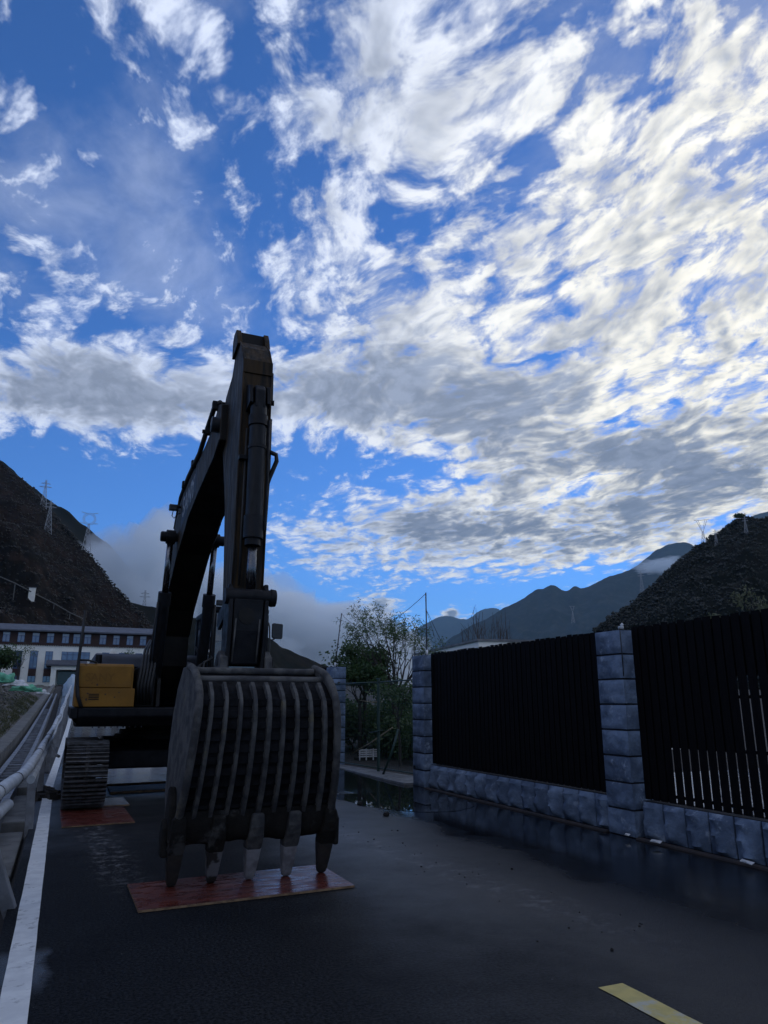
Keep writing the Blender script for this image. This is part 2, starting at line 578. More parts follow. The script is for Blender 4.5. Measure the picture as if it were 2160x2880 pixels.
M['slate'] = mat('blue_grey_roof', (0.075, 0.08, 0.10), (0.055, 0.06, 0.075), 0.7, 0.6, 0.1)
M['pane'] = mat('window_pane', (0.05, 0.10, 0.20), None, rough=0.08, spec=0.8, coat=0.4)
M['paneframe'] = mat('blue_window_frame', (0.035, 0.06, 0.13), None, rough=0.5)
M['blind'] = mat('window_top_pane', (0.30, 0.36, 0.44), None, rough=0.25)
M['green_metal'] = mat('green_gate_metal', (0.0084, 0.0315, 0.0245), (0.0140, 0.0385, 0.0315), 6, 0.5, 0.1)
M['pylon'] = mat('galvanised_lattice', (0.42, 0.43, 0.45), None, rough=0.6, metal=0.3)
M['bark'] = mat('grey_bark', (0.0360, 0.0300, 0.0252), (0.0210, 0.0180, 0.0156), 8, 0.9, bump=0.6, bscale=30, stretch=(3, 3, 0.6))
M['twig'] = mat('bare_twig', (0.055, 0.045, 0.042), None, rough=0.9)
M['bamboo'] = mat('dry_pole', (0.30, 0.25, 0.16), (0.22, 0.18, 0.12), 6, 0.7)
M['netting'] = mat('green_sheet', (0.12, 0.42, 0.26), (0.08, 0.30, 0.18), 3, 0.6, 0.1, bump=0.5, bscale=8)
M['whitesheet'] = mat('white_sheet', (0.6, 0.6, 0.6), (0.5, 0.5, 0.51), 3, 0.6, bump=0.4, bscale=8)
M['tarp'] = mat('pale_blue_tarp', (0.32, 0.40, 0.47), (0.24, 0.31, 0.38), 1.5, 0.55, 0.1, bump=0.5, bscale=5)
M['steelpole'] = mat('thin_pole_steel', (0.06, 0.06, 0.065), None, rough=0.5, metal=0.3)


def leaf_mat(name, c1, c2, trans=0.35):
    m = bpy.data.materials.new(name)
    m.use_nodes = True
    t = m.node_tree
    t.nodes.clear()
    n = Nodes(t)
    out = n.new('ShaderNodeOutputMaterial')
    pos = n.new('ShaderNodeNewGeometry').outputs['Position']
    col = n.mix(n.step(n.noise(pos, 2.2, 4.0, 0.6), 0.35, 0.65), c1, c2)
    d = n.new('ShaderNodeBsdfPrincipled')
    d.inputs['Roughness'].default_value = 0.55
    n.L.new(col, d.inputs['Base Color'])
    tr = n.new('ShaderNodeBsdfTranslucent')
    n.L.new(col, tr.inputs['Color'])
    mx = n.new('ShaderNodeMixShader')
    mx.inputs[0].default_value = trans
    n.L.new(d.outputs[0], mx.inputs[1])
    n.L.new(tr.outputs[0], mx.inputs[2])
    n.L.new(mx.outputs[0], out.inputs[0])
    return m


M['leaf'] = leaf_mat('fresh_leaf', (0.075, 0.125, 0.035), (0.04, 0.075, 0.022), 0.45)
M['leafdark'] = leaf_mat('dark_leaf', (0.032, 0.068, 0.024), (0.06, 0.105, 0.032), 0.4)
M['leafpale'] = leaf_mat('pale_leaf', (0.12, 0.125, 0.07), (0.06, 0.07, 0.035))
M['scrub'] = leaf_mat('hill_scrub', (0.010, 0.0095, 0.005), (0.018, 0.0125, 0.007), 0.1)
M['scrubgreen'] = leaf_mat('hill_wood_leaf', (0.0055, 0.0085, 0.004), (0.0095, 0.012, 0.006), 0.1)
M['grassblade'] = leaf_mat('dry_grass', (0.09, 0.085, 0.035), (0.04, 0.055, 0.02), 0.3)


def hill_mat(name, c1, c2, c3, s):
    m = mat(name, c1, c2, s, 0.95, 0.0, bump=1.0, bscale=s * 5, dist=1.2, c3=c3, c3scale=s * 3, c3lo=0.52, c3hi=0.62, detail=9, spec=0.1)
    return m


M['hill_rock'] = hill_mat('brown_rock_and_scrub', (0.013, 0.0072, 0.005), (0.0042, 0.0038, 0.0025), (0.024, 0.014, 0.0095), 0.016)
M['hill_wood'] = hill_mat('dark_wooded_slope', (0.0035, 0.005, 0.0032), (0.0055, 0.0065, 0.004), (0.009, 0.008, 0.0055), 0.010)
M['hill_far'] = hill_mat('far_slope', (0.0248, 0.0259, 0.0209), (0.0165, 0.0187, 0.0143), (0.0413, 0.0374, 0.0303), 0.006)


# asphalt: fine aggregate, damp sheen, wetter towards the wall on the right, dusty wheel tracks
def asphalt():
    m = bpy.data.materials.new('damp_asphalt')
    m.use_nodes = True
    t = m.node_tree
    t.nodes.clear()
    n = Nodes(t)
    out = n.new('ShaderNodeOutputMaterial')
    p = n.new('ShaderNodeBsdfPrincipled')
    n.L.new(p.outputs[0], out.inputs[0])
    pos = n.new('ShaderNodeNewGeometry').outputs['Position']
    x, y, z = n.sep(pos)
    fine = n.noise(pos, 48.0, 5.0, 0.78)
    mid = n.noise(pos, 1.4, 6.0, 0.6)
    col = n.mix(n.step(fine, 0.38, 0.64), (0.001, 0.0014, 0.0022), (0.030, 0.033, 0.038))
    col = n.mix(n.mul(n.step(mid, 0.35, 0.68), 0.5), col, (0.006, 0.007, 0.0095))
    # pale scuffs and dust: the crawl track past the wall side, a smaller one before the track board
    track = n.m('ABSOLUTE', n.sub(x, n.m('MULTIPLY_ADD', n.sub(y, 7.5), -0.115, 3.55)))
    tr2 = n.m('ABSOLUTE', n.sub(n.sub(x, 0.62), n.mul(n.sub(y, 9.0), -0.05)))
    scuff = n.step(n.noise(pos, 7.0, 8.0, 0.72), 0.50, 0.64)
    fleck = n.step(n.noise(pos, 30.0, 5.0, 0.7), 0.56, 0.66)
    band = n.m('MAXIMUM', n.mul(n.step(track, 0.42, 0.0), n.step(y, 3.4, 6.0)), n.mul(n.mul(n.step(tr2, 0.34, 0.02), n.step(y, 6.6, 8.5)), 0.9))
    col = n.mix(n.mul(n.m('MAXIMUM', n.mul(scuff, 0.75), fleck), band), col, (0.21, 0.21, 0.215))
    haze_d = n.mul(n.step(track, 1.3, 0.0), 0.45)
    col = n.mix(haze_d, col, (0.036, 0.038, 0.043))
    spot = n.step(n.noise(pos, 38.0, 1.0, 0.5), 0.79, 0.82)
    col = n.mix(spot, col, (0.12, 0.12, 0.12))
    # damp film
    edge = n.add(x, n.mul(n.sub(n.noise(pos, 0.9, 4.0, 0.6), 0.5), 1.1))
    wet = n.mul(n.step(edge, 4.35, 5.15), n.step(y, 5.5, 8.5, a=0.55, b=1.0))
    left = n.step(n.add(x, n.mul(n.sub(n.noise(pos, 2.5, 4.0, 0.6), 0.5), 0.35)), 0.12, 0.02)
    wet = n.m('MAXIMUM', wet, n.mul(n.mul(left, n.step(y, 5.95, 5.7)), n.step(y, 4.9, 5.3)))
    wet = n.m('MAXIMUM', wet, n.step(n.add(y, n.mul(mid, 6.0)), 19.0, 27.0))
    col = n.mix(wet, col, (0.006, 0.007, 0.009))
    damp_n = n.noise(pos, 0.8, 6.0, 0.62)
    damp = n.m('MAXIMUM', n.step(n.m('MULTIPLY_ADD', damp_n, 1.6, x), 2.4, 4.4), n.step(n.m('MULTIPLY_ADD', damp_n, 4.0, y), 10.5, 14.0))
    damp = n.mul(damp, n.step(damp_n, 0.20, 0.62, a=0.55, b=1.0))
    rough = n.step(damp, 0.0, 1.0, False, 0.62, 0.36)
    rough = n.m('MULTIPLY_ADD', wet, -0.44, rough)
    n.put(p.inputs['Specular IOR Level'], n.m('MAXIMUM', n.m('MULTIPLY_ADD', damp, 0.30, 0.05), n.mul(wet, 0.5)))
    n.put(p.inputs['Roughness'], n.m('MAXIMUM', rough, 0.06))
    n.put(p.inputs['Base Color'], col)
    b = n.new('ShaderNodeBump')
    b.inputs['Distance'].default_value = 0.006
    n.put(b.inputs['Strength'], n.m('MAXIMUM', n.m('MULTIPLY_ADD', damp, -0.35, n.m('MULTIPLY_ADD', wet, -0.5, 0.72)), 0.03))
    n.L.new(n.add(n.mul(fine, 2.0), n.mul(mid, 2.0)), b.inputs['Height'])
    n.L.new(b.outputs[0], p.inputs['Normal'])
    return m


M['asphalt'] = asphalt()
M['water'] = mat('shallow_puddle_water', (0.012, 0.014, 0.016), None, rough=0.025, spec=0.5)
principled(M['water']).inputs['IOR'].default_value = 1.333


# ================================================================== the ground, the road and the slopes
def gz(y):
    """height of the valley floor: level by the camera, climbing gently up the valley"""
    t = y - 24.0
    return 0.038 * (t + sqrt(t * t + 60.0)) * 0.5 - 0.018 if y < 150 else 0.038 * (126 + sqrt(126 * 126 + 60.0)) * 0.5 - 0.018


def gz0(y):
    return 0.0 if y < 12 else gz(y) * min(1.0, (y - 12) / 8.0)


def fbm(x, y, z=0.0, o=5):
    return mnoise.fractal(Vector((x, y, z)), 0.9, 2.1, o)


# ground sheet: fine near the road, coarse towards the horizon
xs = [-30000, -12000, -2500, -900, -300, -120, -60, -30, -18, -10, -6, -4, -3, -2.2, -1.75, -1.55, -1.30, -1.24, -0.9, -0.45, -0.34, -0.25, 0, 3, 6.3, 7.2, 9, 14, 25, 50,
      120, 300, 900, 2500, 12000, 30000]
ys = [-16000, -1500, -300, -60, -20, -8, -2, 2, 6, 10, 14, 18, 22, 26, 30, 35, 40, 46, 52, 60, 70, 80, 95, 110, 130, 150, 200, 400, 900, 2500, 10000, 34000]


def ground_z(x, y):
    g = gz0(y)
    if -0.30 >= x > -1.3:
        return g - 0.24
    if x > -0.3:
        return g - 0.06 if x < 7 else g - 0.01
    return g - 0.5


rows = [[(x, y, ground_z(x, y)) for x in xs] for y in ys]
ground = MB().grid(rows).build('ground', M['soil'])
tag(ground, 'dark damp ground of the valley floor', 'ground', kind='structure')

# road
ry = [-8, -4, 0, 3, 6, 9, 12, 15, 18, 21, 24, 27, 30, 34, 38, 44, 50, 58, 66, 76, 90, 105, 120, 140]
rows = [[(x, y, gz0(y)) for x in (-0.24, 0.0, 2.0, 4.0, 5.5, 6.55)] for y in ry]
road = MB().grid(rows).build('road', M['asphalt'])
tag(road, 'damp dark asphalt road running up the valley', 'road', kind='structure')
# white edge line on the left, rubbed at its rim; one centre dash in yellow
rows = []
yy = 1.0
while yy < 100:
    j = 0.002
    bend = 0.02 * max(0.0, yy - 16.0)            # the road bears gently right up the valley
    rows.append([(-0.155 + bend + random.uniform(-j, j), yy, gz0(yy) + 0.005), (-0.002 + bend + random.uniform(-j, j), yy, gz0(yy) + 0.005)])
    yy += 0.22 if yy < 16 else 2.0
e = MB().grid(rows).build('edge_line', M['line'], road)
rows = []
for k in range(40):
    yy = -2.2 + k * (3.845 + 2.2) / 39
    rows.append([(2.985 + random.uniform(-.004, .004), yy, 0.005), (3.155 + random.uniform(-.004, .004), yy, 0.005)])
MB().grid(rows).build('centre_dash', M['dash'], road)

# puddle in front of the gate: still water, ragged rim
rim = []
pts = [(6.26, 20.5), (6.26, 16.0), (6.27, 13.9), (6.36, 13.6), (6.38, 11.6), (6.1, 10.5), (5.5, 10.2), (5.05, 10.35), (4.78, 10.8), (4.5, 11.4), (4.35, 12.3),
       (4.05, 13.4), (3.9, 15.0), (4.2, 17.0), (4.4, 19.0), (5.0, 20.6)]
for i in range(len(pts)):
    a, b = Vector((*pts[i], 0)), Vector((*pts[(i + 1) % len(pts)], 0))
    for k in range(6):
        p = a.lerp(b, k / 6)
        w = 0.0 if p.x > 6.2 else 0.16
        rim.append((p.x + w * fbm(p.x * 1.3, p.y * 1.3, 2), p.y + w * fbm(p.x * 1.3, p.y * 1.3, 8), 0.004))
puddle = MB().poly(rim).build('puddle', M['water'])
tag(puddle, 'still puddle along the gate and wall mirroring trees and stone', 'puddle', kind='structure')
# pale threshold slab of the gateway and the narrow kerb at the foot of the wall
o = MB().prism_z([(6.28, 13.66), (6.28, 18.52), (6.62, 18.52), (7.22, 13.66)], -0.02, 0.05).build('threshold', M['slab'], bevel=0.01)
tag(o, 'pale damp concrete threshold slab in the gateway', 'threshold', kind='structure')
M['kerbdark'] = mat('damp_brown_kerb', (0.045, 0.032, 0.028), (0.028, 0.024, 0.024), 4, 0.7)
for y0, y1 in ((7.96, 13.08), (-6.0, 7.40)):
    o = MB().box(6.43, 6.52, y0, y1, -0.02, 0.022).build('kerb', M['kerbdark'], bevel=0.006)
    tag(o, 'narrow low kerb strip at the foot of the stone wall', 'kerb', kind='structure')
# yard behind the wall
o = MB().grid([[(6.95, -20, 0.012), (60, -20, 0.012)], [(6.95, 13.6, 0.012), (60, 13.6, 0.012)]]).build('yard', M['yard'])
tag(o, 'pale concrete yard behind the dark fence', 'yard', kind='structure')

# drain channel on the left: concrete side wall, dark bed, then the rubble bank
rows = []
for yy in [0, 4, 8, 10, 12, 14, 16, 18, 20, 22, 25, 28, 31, 35, 39, 44, 50, 57, 66, 78, 95, 120]:
    g = gz0(yy)
    wob = 0.03 * fbm(yy * 0.7, 3.0)
    rows.append([(-1.25 + wob * .4, yy, g - 0.26), (-1.25 + wob, yy, g + 0.31 + wob), (-1.27 + wob, yy, g + 0.335 + wob), (-1.63, yy, g + 0.34 + wob), (-1.66, yy, g + 0.1)])
o = MB().grid(rows).build('drain_wall', M['concrete'])
tag(shade_auto(o, 30), 'low stained concrete drain wall below the rubble bank', 'drain wall', kind='structure')


def bank_z(x, y):
    d = max(0.0, -1.63 - x)
    k = 1.0 if y < 45 else max(0.0, 1 - (y - 45) / 45)
    rise = 0.34 + 0.55 * min(d, 0.75) + (1.15 * (d - 0.75) if d > 0.75 else 0) * k
    rise = min(rise, 0.34 + 2.6 * k + 0.35)
    return gz0(y) + rise


rows = []
yb = [4 + 0.55 * i for i in range(100)] + [60 + 2 * i for i in range(20)]
xb = [-1.63 - 0.11 * i for i in range(28)] + [-5 - i * 1.2 for i in range(12)]
for yy in yb:
    r_ = []
    for xx in xb:
        n_ = fbm(xx * 0.9, yy * 0.6, 4.0) * 0.14 + fbm(xx * 3, yy * 3, 1.0, 4) * 0.06
        r_.append((xx, yy, bank_z(xx, yy) + n_ * min(1, (-1.63 - xx) * 3)))
    rows.append(r_)
M['rubble'] = mat('grey_brown_rubble', (0.075, 0.065, 0.06), (0.12, 0.105, 0.095), 2.5, 0.95, bump=1.0, bscale=9, dist=0.08,
                  c3=(0.05, 0.055, 0.025), c3scale=0.35, c3lo=0.48, c3hi=0.6)
bank = MB().grid(rows).build('rubble_bank', M['rubble'])
tag(bank, 'bank of grey brown rubble and soil left of the drain', 'bank', kind='structure')

# stones and slabs on the bank, grass on its foot
mb = MB()
for i in range(2600):
    yy = random.uniform(18, 62)
    xx = -1.7 - abs(random.gauss(0, 1.5))
    if xx > -2.4 and random.random() < 0.75:
        continue
    s = random.uniform(0.02, 0.085) * (1.8 if random.random() < 0.08 else 1)
    p = Vector((xx, yy, bank_z(xx, yy) + s * 0.2))
    a = random.uniform(0, pi)
    d = Vector((cos(a), sin(a), random.uniform(-.4, .4)))
    mb.bar(p - d * s, p + d * s * random.uniform(.6, 1.6), s * random.uniform(.8, 1.7), s * random.uniform(.3, .9), w1=s * random.uniform(.5, 1.3), h1=s * random.uniform(.3, .8))
o = mb.build('bank_stones', M['concrete'])
tag(o, 'broken stones strewn over the rubble bank', 'stones', kind='stuff')
mb = MB()
for i in range(9000):
    yy = random.uniform(12, 60)
    xx = -1.66 - abs(random.gauss(0, 0.85 if yy < 34 else 0.5))
    if fbm(xx * .8, yy * .35, 9.0) < -0.12:
        continue
    z = bank_z(xx, yy)
    hgt = random.uniform(0.08, 0.26)
    a = random.uniform(0, 2 * pi)
    lean = Vector((random.uniform(-.1, .1), random.uniform(-.1, .1), hgt))
    w = Vector((cos(a), sin(a), 0)) * random.uniform(.006, .014)
    p = Vector((xx, yy, z - .02))
    mb.poly([p - w, p + w, p + lean])
o = mb.build('grass', M['grassblade'])
tag(o, 'dry green and brown grass along the drain wall', 'grass', kind='stuff')


# ------------------------------------------------------------------ mountains: crest lines with slopes that fall towards the valley
def resample(pts, n):
    P = [Vector(p) for p in pts]
    L = [0.0]
    for a, b in zip(P, P[1:]):
        L.append(L[-1] + (b - a).length)
    out, k = [], 0
    for i in range(n):
        s = L[-1] * i / (n - 1)
        while k < len(P) - 2 and L[k + 1] < s:
            k += 1
        f = (s - L[k]) / (L[k + 1] - L[k])
        # smooth tangent interpolation
        p0, p1, p2, p3 = P[max(k - 1, 0)], P[k], P[k + 1], P[min(k + 2, len(P) - 1)]
        f2, f3 = f * f, f * f * f
        out.append(0.5 * ((2 * p1) + (p2 - p0) * f + (2 * p0 - 5 * p1 + 4 * p2 - p3) * f2 + (3 * p1 - p0 - 3 * p2 + p3) * f3))
    return out


def mountain(name, crest, slope, cols, rws, amp, freq, m, label, floor=-10, rough_crest=0.0, cf=0.06):
    C = resample(crest, cols)
    rows = []
    back = [0.9, 0.45, 0.18]
    for c in C:
        d = Vector((-c.x, -c.y, 0)).normalized()
        run = max(20.0, (c.z - floor) / slope)
        r_ = []
        for b in back:
            q = c - d * run * b
            r_.append((q.x, q.y, c.z - run * b * slope * 0.9))
        for i in range(rws):
            t = (i / (rws - 1)) ** 1.25 * run
            q = c + d * t
            k = min(1.0, 0.06 + t / (amp * 7.0))
            g = mnoise.ridged_multi_fractal(Vector((q.x * freq, q.y * freq, 0.3)), 0.9, 2.1, 6, 1.0, 2.0) - 1.2
            n_ = fbm(q.x * freq * 2.5, q.y * freq * 2.5, 1.7, 6)
            zz = c.z - slope * t + amp * k * (0.55 * g + 0.6 * n_)
            if i < 3 and rough_crest:
                zz += rough_crest * fbm(q.x * cf, q.y * cf, 5.1, 5)
            r_.append((q.x, q.y, zz))
        rows.append(r_)
    o = MB().grid(rows).build(name, m)
    o.data.polygons.foreach_set('use_smooth', [True] * len(o.data.polygons))
    tag(o, label, 'mountain', kind='structure')
    return o, rows


def scrub(name, rows, count, smin, smax, m, label, lowest=4, crest_bias=0.12):
    """thousands of small bushes on a slope, joined"""
    mb = MB()
    oct_f = ((0, 2, 4), (2, 1, 4), (1, 3, 4), (3, 0, 4), (2, 0, 5), (1, 2, 5), (3, 1, 5), (0, 3, 5))
    for k in range(count):
        c = random.choice(rows)
        i = 3 + (0 if random.random() < crest_bias else random.randrange(len(c) - 4))
        p, q = Vector(c[i]), Vector(c[min(i + 1, len(c) - 1)])
        p = p.lerp(q, random.random())
        if p.z < lowest:
            continue
        s = random.uniform(smin, smax) * (1.6 if random.random() < 0.07 else 1.0)
        p = p + Vector((random.uniform(-2, 2), random.uniform(-2, 2), s * 0.25))
        for w in range(2):
            o = p + Vector((random.uniform(-.7, .7), random.uniform(-.7, .7), random.uniform(-.2, .5))) * s
            b = len(mb.v)
            for v in ((1, 0, 0), (-1, 0, 0), (0, 1, 0), (0, -1, 0), (0, 0, 1.1), (0, 0, -.8)):
                mb.v.append(tuple(o + Vector((v[0] * s * random.uniform(.5, 1.2), v[1] * s * random.uniform(.5, 1.2), v[2] * s * random.uniform(.6, 1.2)))
                                  + Vector((random.uniform(-.3, .3) * s, random.uniform(-.3, .3) * s, 0))))
            mb.f += [tuple(b + x_ for x_ in f_) for f_ in oct_f]
    return tag(mb.build(name, m, None, True), label, 'scrub', kind='stuff')


hill_l, rows_l = mountain('rocky_mountain', [(-215.5, 873.8, 356.2), (-138.3, 808.2, 290.0), (-78.4, 755.9, 223.9), (-57.0, 737.8, 205.9), (-31.8, 714.3, 174.9), (-10.9, 689.9, 146.5), (8.2, 664.9, 124.1), (26.5, 639.5, 96.8), (42.0, 618.6, 77.4), (56.2, 597.4, 61.1), (68.3, 576.0, 44.0), (79.5, 554.3, 24.9), (88.7, 542.8, 10.9)], 0.62, 260, 130, 26, 0.009, M['hill_rock'],
                          'steep brown rocky mountainside behind the long building', rough_crest=3.0)
scrub('mountain_scrub', rows_l, 13000, 0.35, 0.85, M['scrub'], 'low scrub dotted over the brown rocky mountainside')
hill_r, rows_r = mountain('wooded_hill', [(294.6, 428.5, 10.5), (329.8, 433.9, 29.4), (364.3, 438.4, 55.9), (384.5, 440.9, 67.7), (406.9, 440.9, 81.8), (427.6, 442.1, 95.4), (448.4, 442.5, 109.1), (473.0, 445.8, 123.5), (497.8, 448.4, 137.8), (522.8, 450.3, 150.6), (538.2, 447.6, 158.6), (562.2, 441.8, 160.0), (622.2, 436.4, 173.8), (687.0, 409.9, 194.7), (770.2, 359.6, 231.9), (861.6, 260.1, 294.0)], 0.55, 240, 90, 20, 0.008, M['hill_wood'],  # out-of-view right end of the crest is added, raised to block the sun
                          'dark wooded hill rising over the fence on the right', rough_crest=2.5)
scrub('hill_wood', rows_r, 20000, 0.5, 1.15, M['scrubgreen'], 'dark trees massed over the wooded hill on the right')
mountain('dark_back_ridge', [(-385.7, 1655.7, 646.0), (-242.0, 1632.2, 543.0), (-123.2, 1595.2, 443.4), (-86.7, 1577.6, 416.4), (-46.7, 1559.3, 382.4), (-10.9, 1540.0, 354.1), (49.3, 1519.2, 305.5), (106.2, 1496.2, 248.4), (176.9, 1469.4, 164.7)],
         0.6, 90, 34, 30, 0.005, M['hill_wood'], 'dark blue ridge behind the rocky mountain, sinking into fog', rough_crest=6, cf=0.03)
mountain('low_spur', [(-3.8, 740.0, 109.6), (48.8, 748.4, 96.6), (104.5, 752.8, 85.8), (134.2, 758.2, 80.4), (164.8, 762.4, 75.4), (194.5, 765.7, 66.7), (213.8, 770.9, 57.5), (235.2, 775.1, 48.9), (258.8, 778.1, 41.5), (282.7, 780.4, 33.5), (308.7, 781.2, 24.1), (342.3, 778.0, 14.5)],
         0.5, 90, 34, 10, 0.012, M['hill_wood'], 'low scrubby spur behind the bucket, sloping down to the right', rough_crest=2.0)
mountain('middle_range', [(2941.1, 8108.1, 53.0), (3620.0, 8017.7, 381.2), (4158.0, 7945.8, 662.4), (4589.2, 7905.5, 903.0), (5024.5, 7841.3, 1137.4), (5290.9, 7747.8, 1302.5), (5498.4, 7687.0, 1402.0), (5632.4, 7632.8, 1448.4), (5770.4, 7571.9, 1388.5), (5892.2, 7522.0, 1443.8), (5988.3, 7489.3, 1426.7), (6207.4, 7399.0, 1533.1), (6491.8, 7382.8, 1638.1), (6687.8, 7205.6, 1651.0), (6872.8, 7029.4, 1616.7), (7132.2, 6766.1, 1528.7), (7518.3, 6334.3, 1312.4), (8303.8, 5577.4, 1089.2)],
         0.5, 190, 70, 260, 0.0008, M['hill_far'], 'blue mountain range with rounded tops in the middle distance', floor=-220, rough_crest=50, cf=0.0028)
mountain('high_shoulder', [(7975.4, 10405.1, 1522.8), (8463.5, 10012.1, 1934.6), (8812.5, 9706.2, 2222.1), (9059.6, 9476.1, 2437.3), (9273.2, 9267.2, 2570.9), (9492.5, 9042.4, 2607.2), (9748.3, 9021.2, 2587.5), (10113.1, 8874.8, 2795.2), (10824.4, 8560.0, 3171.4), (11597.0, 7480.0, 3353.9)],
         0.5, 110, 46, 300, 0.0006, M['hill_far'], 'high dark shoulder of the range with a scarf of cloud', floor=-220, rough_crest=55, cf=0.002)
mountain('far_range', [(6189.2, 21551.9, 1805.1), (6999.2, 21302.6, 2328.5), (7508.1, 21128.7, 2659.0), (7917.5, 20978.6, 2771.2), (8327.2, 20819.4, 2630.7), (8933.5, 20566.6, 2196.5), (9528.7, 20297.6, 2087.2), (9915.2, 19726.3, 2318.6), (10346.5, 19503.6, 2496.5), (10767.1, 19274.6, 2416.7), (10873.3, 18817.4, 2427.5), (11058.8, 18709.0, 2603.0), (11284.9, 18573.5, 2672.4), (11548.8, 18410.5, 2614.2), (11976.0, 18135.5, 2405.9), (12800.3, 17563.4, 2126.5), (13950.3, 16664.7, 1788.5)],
         0.45, 130, 26, 360, 0.00035, M['hill_far'], 'farthest pale blue range above the gate', floor=-380, rough_crest=70, cf=0.0014)


# ================================================================== the excavator
CX = 1.72                                     # its centre line; it faces the camera (-Y)
ex = thing('excavator', (CX, 14.6, 0.0), 'large dirty crawler excavator parked on the road, bucket teeth resting on a board', 'excavator')


def sym(fn):
    for s in (-1, 1):
        fn(s)


# ---- boom, stick
boom_prof = [(8.62, 5.22), (8.85, 5.30), (9.18, 5.13), (9.72, 5.04), (10.7, 4.98), (11.57, 4.90), (12.0, 4.81), (12.5, 4.56), (13.05, 4.05), (13.6, 3.3), (14.1, 2.45),
             (14.32, 1.95), (14.15, 1.65), (13.85, 1.66), (13.55, 2.2), (13.52, 2.72), (13.15, 3.13), (12.5, 3.54), (11.9, 3.9), (11.3, 4.12), (10.94, 4.29), (10.13, 4.45),
             (8.96, 4.62), (8.62, 4.74)]
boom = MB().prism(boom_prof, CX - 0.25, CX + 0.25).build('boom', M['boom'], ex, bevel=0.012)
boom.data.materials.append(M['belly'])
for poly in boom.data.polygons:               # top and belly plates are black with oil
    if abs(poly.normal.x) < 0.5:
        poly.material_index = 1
# weld ribs along the belly edges and the pivot bosses
sym(lambda s: MB().tube([(CX + s * 0.247, y, z + 0.004) for y, z in boom_prof[15:]], 0.014, 6).build('weld_bead', M['belly'], boom, True))
MB().tube([(CX - 0.34, 8.75, 4.98), (CX + 0.34, 8.75, 4.98)], 0.10, 20).build('stick_pivot', M['dark'], boom, True)
MB().tube([(CX - 0.52, 12.05, 4.2), (CX + 0.50, 12.05, 4.2)], 0.075, 16).build('cylinder_pin', M['dark'], boom, True)
stick_prof = [(7.80, 2.45), (7.77, 3.2), (7.77, 5.45), (7.93, 5.70), (8.08, 5.84), (8.30, 5.84), (8.33, 5.76), (8.46, 5.54), (8.80, 5.40), (8.97, 5.15), (8.93, 4.8), (8.72, 4.45),
              (8.48, 3.9), (8.32, 3.1), (8.24, 2.5), (8.16, 2.1), (8.02, 1.98), (7.90, 2.05)]
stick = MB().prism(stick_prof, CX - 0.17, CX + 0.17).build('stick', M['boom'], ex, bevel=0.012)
sym(lambda s: MB().tube([(CX + s * 0.166, y, z) for y, z in stick_prof[0:5]], 0.012, 6).build('weld_bead', M['boom'], stick, True))
for s in (-1, 1):                             # open fork at the tail
    MB().prism([(8.05, 5.80), (8.10, 5.93), (8.17, 6.04), (8.30, 6.03), (8.36, 5.95), (8.36, 5.72)], CX + s * 0.172 - 0.03, CX + s * 0.172 + 0.03).build('fork_plate', M['boom'], stick, bevel=0.006)
MB().box(CX - 0.142, CX + 0.142, 8.19, 8.23, 5.8, 6.025).build('fork_back', M['belly'], stick)
MB().box(CX - 0.175, CX + 0.175, 7.752, 7.778, 5.30, 5.47).build('cover_plate', M['boom'], stick, bevel=0.005)

# ---- bucket cylinder in front of the stick
cyl = MB().tube([(CX, 7.64, 4.86), (CX, 7.62, 3.34)], 0.094, 24).build('bucket_cylinder', M['cyl'], ex, True)
shade_auto(cyl, 40)
for z0, z1, r in ((4.72, 4.60, 0.108), (4.36, 4.32, 0.102), (3.55, 3.30, 0.108), (3.30, 3.22, 0.085)):
    shade_auto(MB().tube([(CX, 7.635, z0), (CX, 7.63, z1)], r, 24).build('collar', M['dark'], cyl), 40)
MB().tube([(CX, 7.625, 3.25), (CX, 7.63, 2.70)], 0.052, 18).build('piston_rod', M['chrome'], cyl, True)
MB().prism([(7.55, 4.80), (7.55, 5.02), (7.62, 5.10), (7.80, 5.10), (7.80, 4.80)], CX - 0.06, CX + 0.06).build('cylinder_eye', M['dark'], cyl, bevel=0.02)
sym(lambda s: MB().prism([(7.56, 4.86), (7.60, 5.08), (7.80, 5.16), (7.80, 4.80)], CX + s * 0.10 - 0.02, CX + s * 0.10 + 0.02).build('mount_lug', M['dark'], stick, bevel=0.006))
MB().tube([(CX + 0.115, 7.60, 4.68), (CX + 0.125, 7.60, 4.0), (CX + 0.118, 7.60, 3.42), (CX + 0.07, 7.60, 3.36)], 0.016, 8).build('oil_pipe', M['dark'], cyl, True)
# pipes and elbows on the side of the stick
MB().tube([(CX + 0.195, 7.86, 4.80), (CX + 0.20, 7.86, 4.1), (CX + 0.19, 7.90, 3.4), (CX + 0.185, 7.90, 2.85)], 0.022, 8).build('oil_pipe', M['rubber'], stick, True)
MB().tube([(CX + 0.18, 7.80, 4.98), (CX + 0.215, 7.79, 4.98)], 0.032, 10).build('hose_fitting', M['dark'], stick, True)
MB().tube([(CX + 0.15, 7.74, 4.36), (CX + 0.25, 7.74, 4.33), (CX + 0.262, 7.75, 4.26), (CX + 0.20, 7.82, 4.06), (CX + 0.17, 7.84, 3.95)], 0.026, 10).build('hose', M['rubber'], stick, True)
MB().box(CX + 0.17, CX + 0.205, 7.80, 7.86, 4.30, 4.40).build('pipe_clamp', M['dark'], stick, bevel=0.004)
MB().box(CX + 0.17, CX + 0.20, 7.82, 7.88, 3.68, 3.73).build('pipe_clamp', M['dark'], stick, bevel=0.004)
MB().box(CX - 0.178, CX - 0.02, 7.70, 7.79, 4.22, 4.27).build('pipe_clamp', M['dark'], stick, bevel=0.004)
